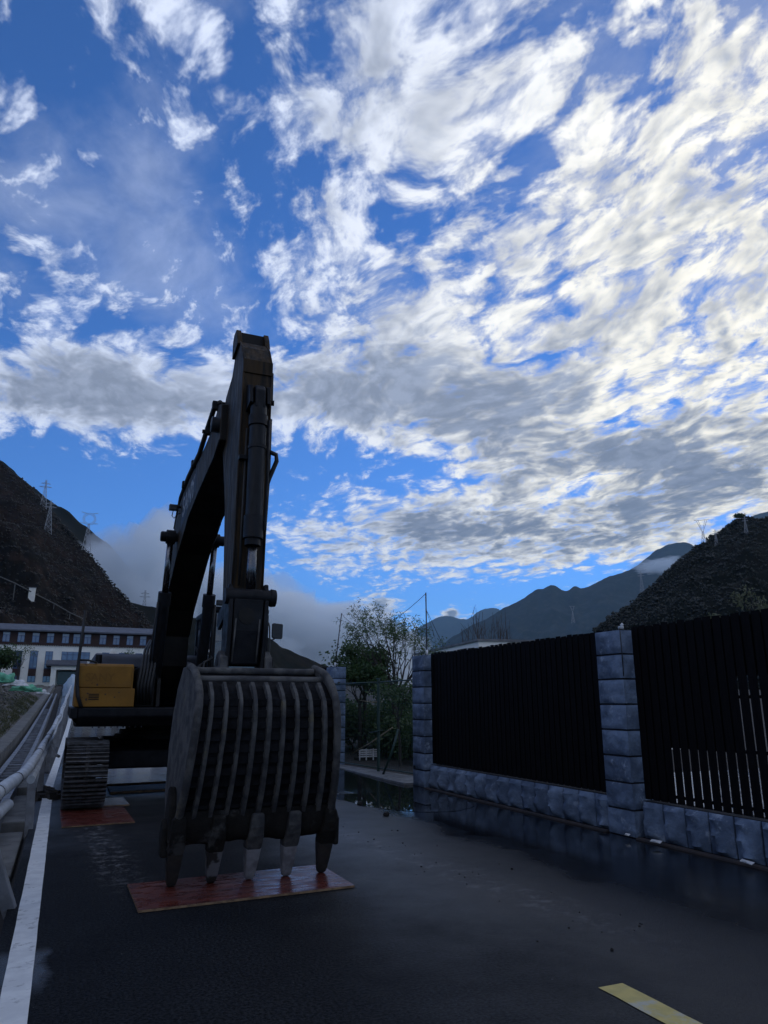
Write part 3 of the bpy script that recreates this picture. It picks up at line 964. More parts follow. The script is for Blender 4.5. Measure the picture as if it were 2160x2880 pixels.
MB().tube([(CX - 0.10, 7.74, 4.6), (CX - 0.105, 7.74, 3.5), (CX - 0.10, 7.74, 2.8)], 0.014, 8).build('oil_pipe', M['rubber'], stick, True)
MB().tube([(CX + 0.18, 7.78, 5.35), (CX + 0.19, 7.80, 5.0)], 0.012, 6).build('hose', M['rubber'], stick, True)

# ---- bucket linkage
def taper(mb):
    mb.v = [(x - 0.045 * max(0.0, 2.6 - z) if x > CX else x - 0.02 * max(0.0, 2.6 - z), y, z) for x, y, z in mb.v]
    return mb


lk = taper(MB().prism([(7.57, 2.74), (7.70, 2.74), (7.76, 2.5), (7.78, 2.15), (7.74, 1.96), (7.56, 1.95), (7.52, 2.3), (7.52, 2.62)], CX - 0.185, CX + 0.13)).build('bucket_link', M['dark'], ex, bevel=0.02)
for w in (-0.215, 0.165):
    taper(MB().prism([(7.53, 2.70), (7.58, 2.77), (7.68, 2.78), (7.74, 2.70), (7.80, 2.3), (7.78, 1.92), (7.52, 1.90), (7.50, 2.3)], CX + w - 0.022, CX + w + 0.022)).build('link_plate', M['dark'], lk, bevel=0.012)
shade_auto(MB().tube([(CX - 0.275, 7.60, 2.66), (CX + 0.20, 7.60, 2.66)], 0.085, 20).build('link_pin', M['dark'], lk), 40)
shade_auto(MB().tube([(CX + 0.19, 7.60, 2.66), (CX + 0.21, 7.60, 2.66), (CX + 0.215, 7.60, 2.66), (CX + 0.265, 7.60, 2.66)], [0.075, 0.09, 0.096, 0.09], 18).build('pin_cap', M['dark'], lk), 50)
MB().box(CX + 0.135, CX + 0.185, 7.57, 7.63, 2.72, 2.80).build('grease_stop', M['dark'], lk, bevel=0.015)
MB().box(CX - 0.24, CX - 0.20, 7.57, 7.63, 2.72, 2.79).build('grease_stop', M['dark'], lk, bevel=0.015)
shade_auto(MB().tube([(CX - 0.05, 7.51, 2.45), (CX - 0.05, 7.522, 2.45)], 0.085, 24).build('access_cover', M['belly'], lk), 40)
for x in (-0.16, 0.09):
    MB().tube([(CX + x, 7.515, 2.42), (CX + x - 0.012, 7.51, 2.2), (CX + x - 0.02, 7.53, 1.98)], 0.009, 6).build('worn_edge', M['mudsteel'], lk, True)
for s in (-1, 1):                             # idler links back to the stick
    MB().prism([(7.60, 2.74), (7.72, 2.72), (8.28, 2.55), (8.32, 2.42), (8.22, 2.36), (7.62, 2.56)], CX - 0.02 + s * 0.175 - 0.018, CX - 0.02 + s * 0.175 + 0.018).build('idler_plate', M['dark'], lk, bevel=0.008)

# ---- bucket: curved back towards the camera
bk_front = [(7.62, 1.90), (7.35, 1.87), (7.05, 1.82), (6.82, 1.73), (6.68, 1.62), (6.64, 1.50), (6.655, 1.32), (6.70, 1.12), (6.77, 0.92), (6.86, 0.74), (6.97, 0.58), (7.06, 0.50)]


def flare(x, z):
    return CX + (x - CX) * (1.0 + 0.13 * max(0.0, (1.65 - z)) / 1.2)


shell = MB()
rows = []
for y, z in bk_front:
    rows.append([(flare(CX + u * 0.62, z), y, z) for u in (-1, -0.5, 0, 0.5, 1)])
shell.grid(rows)
rows2 = [[(x, y + 0.045, z - (0.03 if z > 1.7 else 0)) for x, y, z in r] for r in rows]
shell.grid([r[::-1] for r in rows2])
bucket = shell.build('bucket', M['bucket'], ex)
shade_auto(bucket, 50)
md = bucket.modifiers.new('bevel', 'BEVEL'); md.width = 0.004
HB = 0.62
fl = [bk_front[i] for i in range(3, 11)]


def strip(u0, u1, t0, t1, depth, prof):
    """a wear strip lying on the shell between two widths"""
    mb = MB()
    n = len(prof)
    ring = []
    for i, (y, z) in enumerate(prof):
        a, b = prof[max(i - 1, 0)], prof[min(i + 1, n - 1)]
        ty, tz = b[0] - a[0], b[1] - a[1]
        L = math.hypot(ty, tz)
        ny, nz = (tz / L, -ty / L)
        if ny > 0: ny, nz = -ny, -nz
        w = u0 + (u1 - u0) * i / (n - 1)
        j = random.uniform(-.0012, .0012)
        xa, xb = flare(CX + w - t0 / 2 + j, z), flare(CX + w + t0 / 2 + j, z)
        dd = depth * random.uniform(.94, 1.06)
        ring.append([(xa, y + 0.005, z), (xa + 0.008, y + ny * dd, z + nz * dd), (xb - 0.008, y + ny * dd, z + nz * dd), (xb, y + 0.005, z)])
    mb.grid(ring)
    mb.f.append((0, 1, 2, 3))
    k = (n - 1) * 4
    mb.f.append((k + 3, k + 2, k + 1, k))
    return mb


def dense(prof, n):
    P = resample([(0, y, z) for y, z in prof], n)
    return [(p.y, p.z) for p in P]


for i in range(9):
    w = (i - 4) * 0.128
    o = strip(w, w * 1.0, 0.046 + random.uniform(-.004, .006), 0, 0.042, dense(bk_front[3:11], 18)).build('wear_strip', M['mudsteel'], bucket)
    shade_auto(o, 50)
for k in range(10):                           # cross bars between the strips
    z = 1.58 - k * 0.098
    pr = dense(bk_front, 80)
    y = min(pr, key=lambda q: abs(q[1] - z) + (9 if q[0] > 7.0 and z > 1.5 else 0))[0]
    hw = 0.60
    MB().bar((flare(CX - hw, z), y + 0.008, z), (flare(CX + hw, z), y + 0.008, z), 0.034, 0.066 * random.uniform(.8, 1.1)).build('cross_bar', M['bucket'], bucket, bevel=0.006)
side_prof = [(7.62, 1.92), (7.30, 1.92), (7.02, 1.87), (6.80, 1.78), (6.645, 1.64), (6.60, 1.50), (6.615, 1.32), (6.66, 1.12), (6.73, 0.92), (6.82, 0.74), (6.94, 0.57), (7.06, 0.47),
             (7.35, 0.46), (7.60, 0.50), (7.86, 0.75), (8.02, 1.15), (8.03, 1.45), (7.92, 1.72)]
for s in (-1, 1):
    mb = MB().prism(side_prof, 0.0, 0.045)
    mb.v = [(flare(CX + s * HB + (x - 0.0225), z), y, z) for x, y, z in mb.v]
    sp = mb.build('side_plate', M['mudsteel'], bucket, bevel=0.012)
    mb = MB()
    ring = dense(side_prof[1:12], 26)
    n = len(ring)
    rr = []
    for i, (y, z) in enumerate(ring):          # thick worn rim round the plate
        x = flare(CX + s * (HB + 0.005), z)
        rr.append((x, y, z))
    mb.tube(rr, 0.036, 8)
    shade_auto(mb.build('side_rim', M['mudsteel'], sp), 60)
    mb = MB()
    for y0, y1, z0, z1 in ((6.98, 7.20, 0.52, 0.80),):
        mb.prism([(6.93, 0.40), (7.18, 0.40), (7.25, 0.62), (7.12, 0.86), (6.98, 0.70)], flare(CX + s * 0.655, .5) - 0.035, flare(CX + s * 0.655, .5) + 0.035)
    mb.build('side_cutter', M['lip'], bucket, bevel=0.02)
    mb = MB().prism([(7.0, 0.28), (7.14, 0.28), (7.19, 0.46), (7.08, 0.60), (6.99, 0.52)], flare(CX + s * 0.70, .5) - 0.03, flare(CX + s * 0.70, .5) + 0.03)
    mb.build('corner_shoe', M['lip'], bucket, bevel=0.02)
for y, z, a, b in ((7.18, 1.875, -0.58, 0.58), (6.97, 1.79, -0.60, 0.60)):
    mb = MB().tube([(CX + a + (b - a) * i / 14, y + 0.004 * fbm(i * .7, y), z + 0.006 * fbm(i * .9, z)) for i in range(15)], 0.033, 12)
    shade_auto(mb.build('stiffener_tube', M['mudsteel'], bucket), 50)
for s in (-1, 1):
    mb = MB().prism([(7.44, 1.80), (7.50, 2.03), (7.62, 2.10), (7.74, 2.06), (7.90, 1.86), (7.90, 1.70)], CX - 0.035 + s * 0.23 - 0.04, CX - 0.035 + s * 0.23 + 0.04)
    mb.build('bucket_ear', M['mudsteel'], bucket, bevel=0.015)
shade_auto(MB().tube([(CX - 0.31, 7.65, 1.99), (CX + 0.27, 7.65, 1.99)], 0.05, 16).build('bucket_pin', M['dark'], bucket), 40)
MB().box(CX - 0.45, CX + 0.45, 7.5, 7.95, 1.70, 1.80).build('ear_base', M['bucket'], bucket, bevel=0.02)
# lip and teeth
lip = MB()
rows = []
for z, y0, y1 in ((0.66, 6.885, 6.98), (0.56, 6.91, 7.04), (0.46, 6.945, 7.10), (0.40, 6.985, 7.12), (0.375, 7.03, 7.12)):
    r_ = []
    for i in range(41):
        u = -0.72 + 1.44 * i / 40
        nn = 0.016 * fbm(u * 9, z * 6, 2.0)
        r_.append((CX + u, y0 + nn, z + (0.018 * fbm(u * 7, 1.0, 4.4) if z < 0.45 else 0)))
    rows.append(r_)
rows.append([(x, y + 0.09, z + 0.02) for x, y, z in rows[-1]])
rows.append([(x, y + 0.04, z + 0.28) for x, y, z in rows[-1]])
lip.grid(rows)
lipo = lip.build('lip', M['lip'], bucket, True)
tip_mats = [M['tooth_dark'], M['tooth_mix'], M['tooth'], M['tooth'], M['tooth_dark']]
tip_lab = ['black rusty tooth', None, 'tooth worn to bright grey metal', 'tooth worn to bright grey metal', 'black rusty tooth']
for i in range(5):
    x = CX - 0.69 + 0.345 * i
    yb = 7.13

    def ring(z, w, d, yc):
        return [(x - w / 2, yc - d / 2, z), (x + w / 2, yc - d / 2, z), (x + w / 2, yc + d / 2, z), (x - w / 2, yc + d / 2, z)]
    ad = MB()
    sec = [ring(0.62, 0.09, 0.05, 6.90), ring(0.60, 0.115, 0.09, 6.91), ring(0.50, 0.125, 0.14, 6.95), ring(0.42, 0.14, 0.17, 7.0), ring(0.33, 0.145, 0.15, 7.05), ring(0.29, 0.13, 0.13, 7.065)]
    ad.v = [p for s_ in sec for p in s_]
    ad.f = [(j * 4 + k, j * 4 + (k + 1) % 4, j * 4 + 4 + (k + 1) % 4, j * 4 + 4 + k) for j in range(len(sec) - 1) for k in range(4)] + [(3, 2, 1, 0), (20, 21, 22, 23)]
    ado = ad.build('tooth_adapter', M['lip'] if i not in (2, 3) else M['mudsteel'], bucket, bevel=0.016)
    tp = MB()
    sec = [ring(0.335, 0.135, 0.145, 7.055), ring(0.30, 0.136, 0.14, 7.065), ring(0.17, 0.112, 0.105, 7.10), ring(0.07, 0.092, 0.075, 7.13), ring(0.035, 0.075, 0.055, 7.14), ring(0.024, 0.045, 0.035, 7.142)]
    tp.v = [p for s_ in sec for p in s_]
    tp.f = [(j * 4 + k, j * 4 + (k + 1) % 4, j * 4 + 4 + (k + 1) % 4, j * 4 + 4 + k) for j in range(len(sec) - 1) for k in range(4)] + [(3, 2, 1, 0), (20, 21, 22, 23)]
    to = tp.build('tooth', tip_mats[i], bucket, bevel=0.014)
    if tip_lab[i]: to['label'] = tip_lab[i]
    MB().box(x - 0.055, x + 0.055, 6.972, 6.99, 0.335, 0.40).build('tooth_lock', tip_mats[i], ado, bevel=0.006)

# ---- boom cylinders
for s in (-1, 1):
    x = CX + s * 0.36
    c_ = MB().tube([(x, 12.28, 3.28), (x, 12.36, 3.0), (x, 12.88, 1.62)], 0.092, 20).build('boom_cylinder', M['cyl'], ex, True)
    shade_auto(c_, 40)
    shade_auto(MB().tube([(x, 12.265, 3.32), (x, 12.33, 3.12)], 0.105, 20).build('gland', M['dark'], c_), 40)
    MB().tube([(x, 12.06, 4.15), (x, 12.275, 3.28)], 0.05, 16).build('piston_rod', M['chrome'], c_, True)
    shade_auto(MB().tube([(x - 0.07, 12.05, 4.2), (x + 0.07, 12.05, 4.2)], 0.115, 18).build('rod_eye', M['dark'], c_), 40)
    shade_auto(MB().tube([(x + s * 0.072, 12.05, 4.2), (x + s * 0.15, 12.05, 4.2)], 0.085, 14).build('pin_cap', M['dark'], c_), 40)
    MB().tube([(x + s * .10, 12.24, 3.15), (x + s * .115, 12.45, 2.6), (x + s * .115, 12.75, 1.8)], 0.017, 8).build('oil_pipe', M['rubber'], c_, True)

# ---- pipes on top of the boom, work lamp, lettering
MB().tube([(CX - 0.22, 8.92, 5.36), (CX - 0.25, 9.10, 5.40), (CX - 0.28, 9.5, 5.17), (CX - 0.27, 10.1, 5.03), (CX - 0.26, 11.2, 4.99), (CX - 0.25, 12.0, 4.88), (CX - 0.22, 12.7, 4.5)], 0.035, 10).build('boom_pipe', M['rubber'], boom, True)
MB().tube([(CX - 0.10, 9.0, 5.36), (CX - 0.10, 9.6, 5.14), (CX - 0.1, 11.0, 5.05), (CX - 0.1, 12.1, 4.86), (CX - 0.1, 13.0, 4.2)], 0.035, 10).build('boom_pipe', M['rubber'], boom, True)
for y, z in ((8.98, 5.33), (9.45, 5.15), (10.6, 5.02), (11.5, 4.95)):
    MB().box(CX - 0.31, CX - 0.05, y - 0.04, y + 0.04, z - 0.06, z + 0.06).build('pipe_clamp', M['dark'], boom, bevel=0.01)
MB().tube([(CX - 0.345, 9.45, 5.13), (CX - 0.27, 9.45, 5.13)], 0.028, 10).build('hose_fitting', M['dark'], boom, True)
lamp = MB().box(CX - 0.43, CX - 0.30, 11.93, 12.02, 4.63, 4.73).build('work_lamp', M['mirror'], boom, bevel=0.012)
MB().tube([(CX - 0.31, 11.98, 4.70), (CX - 0.24, 11.98, 4.70)], 0.02, 8).build('lamp_bracket', M['dark'], lamp, True)
MB().tube([(CX - 0.36, 11.97, 4.64), (CX - 0.375, 11.97, 4.54), (CX - 0.34, 11.97, 4.50), (CX - 0.30, 11.97, 4.56), (CX - 0.25, 11.97, 4.60)], 0.008, 6).build('lamp_cable', M['rubber'], lamp, True)
MB().tube([(CX + 0.22, 10.9, 4.31), (CX + 0.24, 10.95, 4.22), (CX + 0.22, 11.05, 4.17), (CX + 0.2, 11.15, 4.2)], 0.008, 6).build('loose_cable', M['rubber'], boom, True)


def lettering(txt, size, m, parent, loc, rotm, name, extrude=0.002):
    cu = bpy.data.curves.new(name, 'FONT')
    cu.body = txt
    cu.size = size
    cu.extrude = extrude
    cu.offset = 0.012 * size
    cu.align_x = 'CENTER'
    cu.align_y = 'CENTER'
    tmp = bpy.data.objects.new('tmp', cu)
    COL.objects.link(tmp)
    bpy.context.view_layer.update()
    me = bpy.data.meshes.new_from_object(tmp)
    bpy.data.objects.remove(tmp)
    me.materials.clear()
    me.materials.append(m)
    o = bpy.data.objects.new(name, me)
    o.matrix_local = Matrix.Translation(Vector(loc) - ORG[parent.name]) @ rotm
    return link(o, parent)


M['decal'] = mat('dark_decal', (0.006, 0.007, 0.012), None, rough=0.5, spec=0.2)
M['letter'] = mat('faded_lettering', (0.30, 0.30, 0.31), (0.10, 0.10, 0.11), 12, 0.6)
M['emboss'] = mat('embossed_lettering', (0.17, 0.083, 0.015), None, rough=0.6, spec=0.2)
bd = Vector((0, -1.0, 0.075)).normalized()       # along the boom side, towards the tip
bu = Vector((0, 0.075, 1.0)).normalized()
rm = Matrix((bd, bu, Vector((-1, 0, 0)))).transposed().to_4x4()
MB().poly([(CX - 0.2525, 10.35, 4.56), (CX - 0.2525, 11.75, 4.28), (CX - 0.2525, 11.75, 4.74), (CX - 0.2525, 10.35, 4.86)]).build('decal_plate', M['decal'], boom)
lettering('SANY', 0.46, M['letter'], boom, (CX - 0.2555, 11.05, 4.61), rm, 'lettering')

# ---- upper structure
deck = MB().prism([(12.42, 1.50), (12.42, 1.36), (12.55, 1.22), (17.6, 1.22), (17.6, 1.50)], 0.22, 3.24).build('deck', M['dark'], ex, bevel=0.02)
mb = MB()
for a, b in (((0.13, 12.45, 1.37), (0.25, 12.47, 1.24)),):
    mb.poly([(0.12, 12.44, 1.36), (0.24, 12.44, 1.24), (0.24, 17.4, 1.24), (0.12, 17.4, 1.36)])
mb.prism([(12.40, 1.49), (12.40, 1.34), (17.4, 1.34), (17.4, 1.49)], 0.12, 0.22)
mb.build('deck_edge', M['dark'], deck)
for k in range(9):
    MB().box(0.45 + k * 0.09, 0.47 + k * 0.09, 12.44, 12.50, 1.195, 1.222).build('deck_bolt', M['dark'], deck)
tank = MB().prism([(12.50, 1.505), (12.47, 1.53), (12.47, 2.10), (12.53, 2.17), (14.9, 2.17), (14.9, 1.505)], 0.165, 1.0).build('tool_box', M['yellow'], ex, bevel=0.02)
up = MB().box(0.16, 0.965, 12.448, 12.475, 1.80, 2.135).build('upper_door', M['yellow'], tank, bevel=0.012, seg=3)
dn = MB().box(0.175, 1.035, 12.44, 12.475, 1.512, 1.788).build('lower_door', M['yellow'], tank, bevel=0.008)
for k in range(4):
    MB().box(0.36, 0.51, 12.434, 12.442, 1.615 + k * 0.026, 1.628 + k * 0.026).build('vent_slot', M['belly'], dn)
M['chip'] = mat('paint_chip', (0.06, 0.035, 0.02), None, rough=0.8)
for (x, z, r, q) in ((0.47, 1.845, 0.017, up), (0.585, 1.868, 0.009, up), (0.60, 1.70, 0.014, dn), (0.80, 1.73, 0.012, dn), (0.74, 1.655, 0.012, dn), (0.345, 1.71, 0.016, dn), (0.33, 1.62, 0.018, dn)):
    y = 12.4475 if q is up else 12.4395
    pts = [(x + r * random.uniform(.6, 1.3) * cos(a), y, z + r * random.uniform(.6, 1.4) * sin(a)) for a in [k * pi / 5 for k in range(10)]]
    MB().poly(pts[::-1]).build('paint_chip', M['chip'], q)
lettering('SANY', 0.17, M['emboss'], up, (0.50, 12.4465, 1.95), Matrix.Rotation(R(90), 4, 'X'), 'lettering', 0.001)
# black stay pole and hand rail at the outer corner
MB().tube([(0.19, 12.40, 2.98), (0.175, 12.40, 2.5), (0.165, 12.40, 2.2), (0.165, 12.40, 1.95), (0.20, 12.40, 1.68), (0.27, 12.40, 1.50)], [0.022, 0.022, 0.025, 0.03, 0.03, 0.03], 10).build('stay_pole', M['rubber'], ex, True)
MB().tube([(0.165, 12.41, 2.215), (0.30, 12.44, 2.215), (0.42, 12.5, 2.19), (0.45, 12.7, 2.17)], 0.016, 8).build('hand_rail', M['rubber'], ex, True)
hood = MB().prism([(13.9, 2.17), (13.95, 2.36), (14.05, 2.42), (17.3, 2.42), (17.35, 1.505), (14.91, 1.505), (14.91, 2.172)], 0.44, 3.1).build('engine_hood', M['hood'], ex, bevel=0.04, seg=3)
shade_auto(MB().tube([(0.50, 13.7, 2.17), (0.50, 13.7, 2.37)], 0.055, 16).build('filler_pipe', M['dark'], tank), 40)
shade_auto(MB().tube([(0.77, 14.8, 2.41), (0.77, 14.8, 2.50), (0.77, 14.8, 2.55)], [0.055, 0.055, 0.03], 16).build('intake_cap', M['white'], hood), 50)
MB().prism([(17.3, 1.25), (17.3, 2.3), (18.1, 2.3), (18.3, 1.9), (18.2, 1.1), (17.6, 1.05)], 0.25, 3.2).build('counterweight', M['dark'], ex, bevel=0.08, seg=3)
# boom foot brackets and dark machinery beside them
sym(lambda s: MB().prism([(12.55, 1.505), (12.60, 1.95), (13.9, 2.3), (14.6, 2.2), (14.9, 1.505)], CX + s * 0.31 - 0.03, CX + s * 0.31 + 0.03).build('boom_bracket', M['belly'], ex, bevel=0.01))
MB().box(1.06, 1.36, 12.62, 14.85, 1.505, 2.13).build('valve_bay', M['belly'], ex, bevel=0.02)
MB().prism([(12.75, 1.505), (12.75, 1.9), (13.3, 2.2), (14.85, 2.2), (14.85, 1.505)], 2.08, 2.20).build('cab_riser', M['belly'], ex, bevel=0.02)
for k in range(5):
    x = 1.10 + k * 0.05
    MB().tube([(x, 12.60, 1.55), (x - 0.02, 12.5, 1.85), (x + 0.02, 12.55, 2.15), (x + 0.08, 12.9, 2.42 + 0.03 * k), (x + 0.2, 13.4, 2.62 + .03 * k)], 0.022, 8).build('hose', M['rubber'], ex, True)
for k in range(3):
    x = 2.0 + k * 0.07
    MB().tube([(x - .08, 12.45, 1.5), (x - .1, 12.35, 1.9), (x - .06, 12.38, 2.12 + .05 * k), (x + .1, 12.6, 2.2 + .05 * k), (x + .02, 13.0, 2.5)], 0.018, 8).build('hose', M['rubber'], ex, True)
# cab on the far side
cab = MB().box(2.24, 3.22, 12.72, 14.5, 1.505, 1.98).build('cab', M['dark'], ex, bevel=0.03)
MB().box(2.22, 3.24, 12.75, 14.5, 3.08, 3.20).build('cab_roof', M['dark'], cab, bevel=0.04, seg=3)
for x in (2.27, 3.19):
    for y in (12.76, 13.6, 14.46):
        MB().box(x - 0.035, x + 0.035, y - 0.04, y + 0.04, 1.98, 3.08).build('cab_pillar', M['dark'], cab, bevel=0.01)
MB().box(2.305, 3.155, 12.755, 12.77, 1.98, 3.08).build('front_pane', M['glass'], cab)
MB().box(2.305, 3.155, 14.45, 14.465, 1.98, 3.08).build('rear_pane', M['glass'], cab)
for x in (2.265, 3.185):
    for y0, y1 in ((12.80, 13.56), (13.64, 14.42)):
        MB().box(x - 0.006, x + 0.006, y0, y1, 1.98, 3.08).build('side_pane', M['glass'], cab)
MB().box(2.32, 3.14, 12.742, 12.752, 2.585, 2.60).build('pane_seam', M['chrome'], cab)
MB().box(2.28, 2.42, 12.68, 12.74, 3.20, 3.30).build('cab_lamp', M['mirror'], cab, bevel=0.015)
# mirror on its bracket
MB().tube([(3.10, 12.66, 2.93), (3.155, 12.45, 2.91), (3.165, 12.42, 2.85), (3.175, 12.4, 2.6), (3.18, 12.42, 2.0), (3.18, 12.5, 1.5)], 0.013, 8).build('mirror_bracket', M['mirror'], ex, True)
MB().tube([(3.175, 12.4, 2.60), (3.24, 12.4, 2.63), (3.29, 12.4, 2.66)], 0.011, 8).build('mirror_arm', M['mirror'], ex, True)
mr = MB()
prof = [(3.205, 2.89), (3.225, 2.905), (3.375, 2.895), (3.395, 2.88), (3.39, 2.66), (3.375, 2.635), (3.24, 2.64), (3.205, 2.665)]
mr.v = [(x, 12.37, z) for x, z in prof] + [(x, 12.43, z) for x, z in prof]
mr.f = [tuple(range(8)), tuple(reversed(range(8, 16)))] + [(i, i + 8, (i + 1) % 8 + 8, (i + 1) % 8) for i in range(8)]
MB.build(mr, 'mirror', M['mirror'], ex, bevel=0.012, seg=3)

# ---- undercarriage: centre frame with stepped turntable, two tracks of single shoes
body = MB().prism([(13.3, 0.52), (13.3, 0.80), (13.7, 0.95), (15.6, 0.95), (16.0, 0.8), (16.0, 0.52)], 0.74, 2.70).build('centre_frame', M['dark'], ex, bevel=0.03)
for r, z0, z1 in ((0.80, 0.95, 1.02), (0.72, 1.02, 1.10), (0.62, 1.10, 1.222)):
    shade_auto(MB().tube([(CX, 14.6, z0), (CX, 14.6, z1)], r, 40).build('slew_ring', M['belly'], body), 40)
ZC, RR, Y0, Y1 = 0.515, 0.435, 12.66, 16.55
loop = 2 * (Y1 - Y0) + 2 * pi * RR
NS = 56


def along(s):
    y, z, t = run(s)
    if z > ZC:                                # the top run sinks towards the rear sprocket
        z = ZC + (z - ZC) * (1 - 0.26 * max(0.0, min(1.0, (y - Y0) / (Y1 - Y0))))
    return y, z, t


def run(s):
    s %= loop
    a = Y1 - Y0
    if s < a: return (Y0 + s, ZC - RR, 0.0)                    # bottom run, heading back
    s -= a
    if s < pi * RR:
        t = s / RR
        return (Y1 + RR * sin(t), ZC - RR * cos(t), t)
    s -= pi * RR
    if s < a:
        sag = -0.035 * sin(pi * s / a)
        return (Y1 - s, ZC + RR + sag, pi)
    s -= a
    t = s / RR
    return (Y0 - RR * sin(t), ZC + RR * cos(t), pi + t)


shoe = MB().box(-0.30, 0.30, -0.088, 0.088, -0.02, 0.012)
for y in (-0.068, 0.0, 0.066):
    shoe.prism([(y - 0.014, -0.019), (y + 0.014, -0.019), (y + 0.009, -0.052), (y - 0.009, -0.052)], -0.30, 0.30)
shoe_me = shoe.mesh('shoe', M['track'])
M['grouser'] = mat('worn_grouser_edge', (0.10, 0.10, 0.105), (0.05, 0.048, 0.047), 9, 0.5, 0.12, metal=0.2, spec=0.3)
shoe_me.materials.append(M['grouser'])
for k_, f_ in enumerate(shoe_me.polygons):
    if k_ >= 6: f_.material_index = 1
for s in (-1, 1):
    x = CX + s * 1.29
    fr = MB().prism([(12.9, 0.36), (12.9, 0.74), (16.3, 0.74), (16.3, 0.36)], x - 0.17, x + 0.17).build('track_frame', M['dark'], ex, bevel=0.03)
    for yy, rr in ((Y0, 0.39), (Y1, 0.29)):
        shade_auto(MB().tube([(x - 0.09, yy, ZC), (x + 0.09, yy, ZC)], rr, 28).build('idler_wheel', M['track'], fr), 40)
    for k in range(7):
        shade_auto(MB().tube([(x - 0.13, 13.2 + k * 0.47, 0.27), (x + 0.13, 13.2 + k * 0.47, 0.27)], 0.125, 16).build('roller', M['track'], fr), 40)
    for k in range(NS):
        y, z, t = along(k * loop / NS)
        piece('shoe', shoe_me, fr, (x, y, z), (t, 0, 0))
    MB().tube([(x, *along(k * loop / 80)[:2]) for k in range(80)] + [(x, *along(0)[:2])], 0.05, 6).build('track_chain', M['track'], fr, True)


# ================================================================== boards laid under the machine
def board(name, corners, z0, th, m_top, label, group=None):
    b = MB()
    c = corners
    b.v = [(x, y, z0) for x, y in c] + [(x, y, z0 + th) for x, y in c]
    b.f = [(3, 2, 1, 0), (4, 5, 6, 7)] + [(i, (i + 1) % 4, 4 + (i + 1) % 4, 4 + i) for i in range(4)]
    o = b.build(name, m_top, org=(sum(p[0] for p in c) / 4, sum(p[1] for p in c) / 4, z0))
    o.data.materials.append(M['plyedge'])
    for p in o.data.polygons:
        if abs(p.normal.z) < 0.5: p.material_index = 1
    return tag(o, label, 'board', group)


board('plywood_board', [(0.70, 6.47), (2.53, 6.56), (2.52, 7.49), (0.69, 7.39)], 0.004, 0.018, M['ply'], 'red film-faced plywood board under the bucket teeth', 'boards under the excavator')
board('plywood_board', [(0.15, 10.95), (1.06, 11.02), (1.02, 12.72), (0.12, 12.7)], 0.004, 0.016, M['ply'], 'dark red plywood board under the front of the left track', 'boards under the excavator')
board('plywood_board', [(0.16, 12.76), (1.13, 12.80), (1.10, 13.75), (0.15, 13.7)], 0.004, 0.022, M['plygrey'], 'small grey board behind the dark red one under the track', 'boards under the excavator')
board('plywood_board', [(0.93, 14.40), (2.75, 14.60), (2.75, 15.50), (0.93, 15.30)], 0.004, 0.045, M['plyprint'], 'dirty printed board lying between the tracks', 'boards under the excavator')
board('plywood_board', [(0.92, 15.62), (2.80, 15.85), (2.80, 19.6), (0.92, 19.2)], 0.004, 0.06, M['plygrey'], 'long wet grey board shining between the tracks', 'boards under the excavator')

# ================================================================== guard rail on the left
RAIL = [(-0.47, 2.0, 1.06), (-0.40, 3.9, 1.05), (-0.335, 5.9, 1.0), (-0.25, 7.7, 0.97), (-0.225, 10.0, 0.955), (-0.20, 13.0, 0.96), (-0.17, 16.0, 0.97), (-0.14, 19.0, 1.0),
        (-0.09, 22.5, 1.12), (-0.02, 26.0, 1.20), (0.0, 30.0, 1.36), (0.10, 36.0, 1.58), (0.14, 42.0, 1.82), (0.28, 50.0, 2.14), (0.40, 60.0, 2.52), (0.58, 72.0, 2.95)]
rail = thing('guard_rail', (-0.25, 7.0, 0.0), 'bent pale guard rail with a tied tube on top along the left road edge', 'guard rail')
P = resample(RAIL, 90)
tb = MB().tube([(p.x + 0.008 * fbm(p.y * .6, 1), p.y, p.z + 0.012 * fbm(p.y * .5, 7)) for p in P], 0.048, 14).build('top_tube', M['rail'], rail, True)


def rail_at(y):
    return min(P, key=lambda p: abs(p.y - y))


def rail_lerp(y):
    for a, b in zip(P, P[1:]):
        if a.y <= y <= b.y:
            return a.lerp(b, (y - a.y) / (b.y - a.y))
    return P[-1]


yy = 3.2
while yy < 34:
    p = rail_lerp(yy)
    q = rail_lerp(yy + 0.018)
    MB().tube([p, q], 0.0505, 14).build('cable_tie', M['tie'], tb, True)
    yy += random.uniform(0.9, 1.9)
for y0, y1 in ((2.0, 6.25), (8.4, 12.0), (12.06, 20.0), (20.06, 36.0), (36.1, 70.0)):
    n = 14
    pts = []
    for i in range(n + 1):
        p = rail_lerp(y0 + (y1 - y0) * i / n)
        k = 0.012 * fbm(p.y * .5, 3.3)
        pts.append((p.x + 0.022 + k, p.y, p.z - 0.125 + 0.01 * fbm(p.y * .7, 1.2)))
    shade_auto(MB().tube(pts, 0.040, 10).build('lower_tube', M['rail'], rail), 60)
post_sites = [(-0.19, 7.10, -0.40), (-0.235, 11.1, -0.05), (-0.21, 15.0, -0.03), (-0.16, 19.0, -0.02), (-0.10, 22.8, 0), (-0.02, 26.4, 0), (0.02, 30, 0), (0.06, 34, 0), (0.12, 38, 0), (0.14, 42, 0),
              (0.2, 46.5, 0), (0.28, 51, 0), (0.34, 55.5, 0), (0.4, 60, 0)]
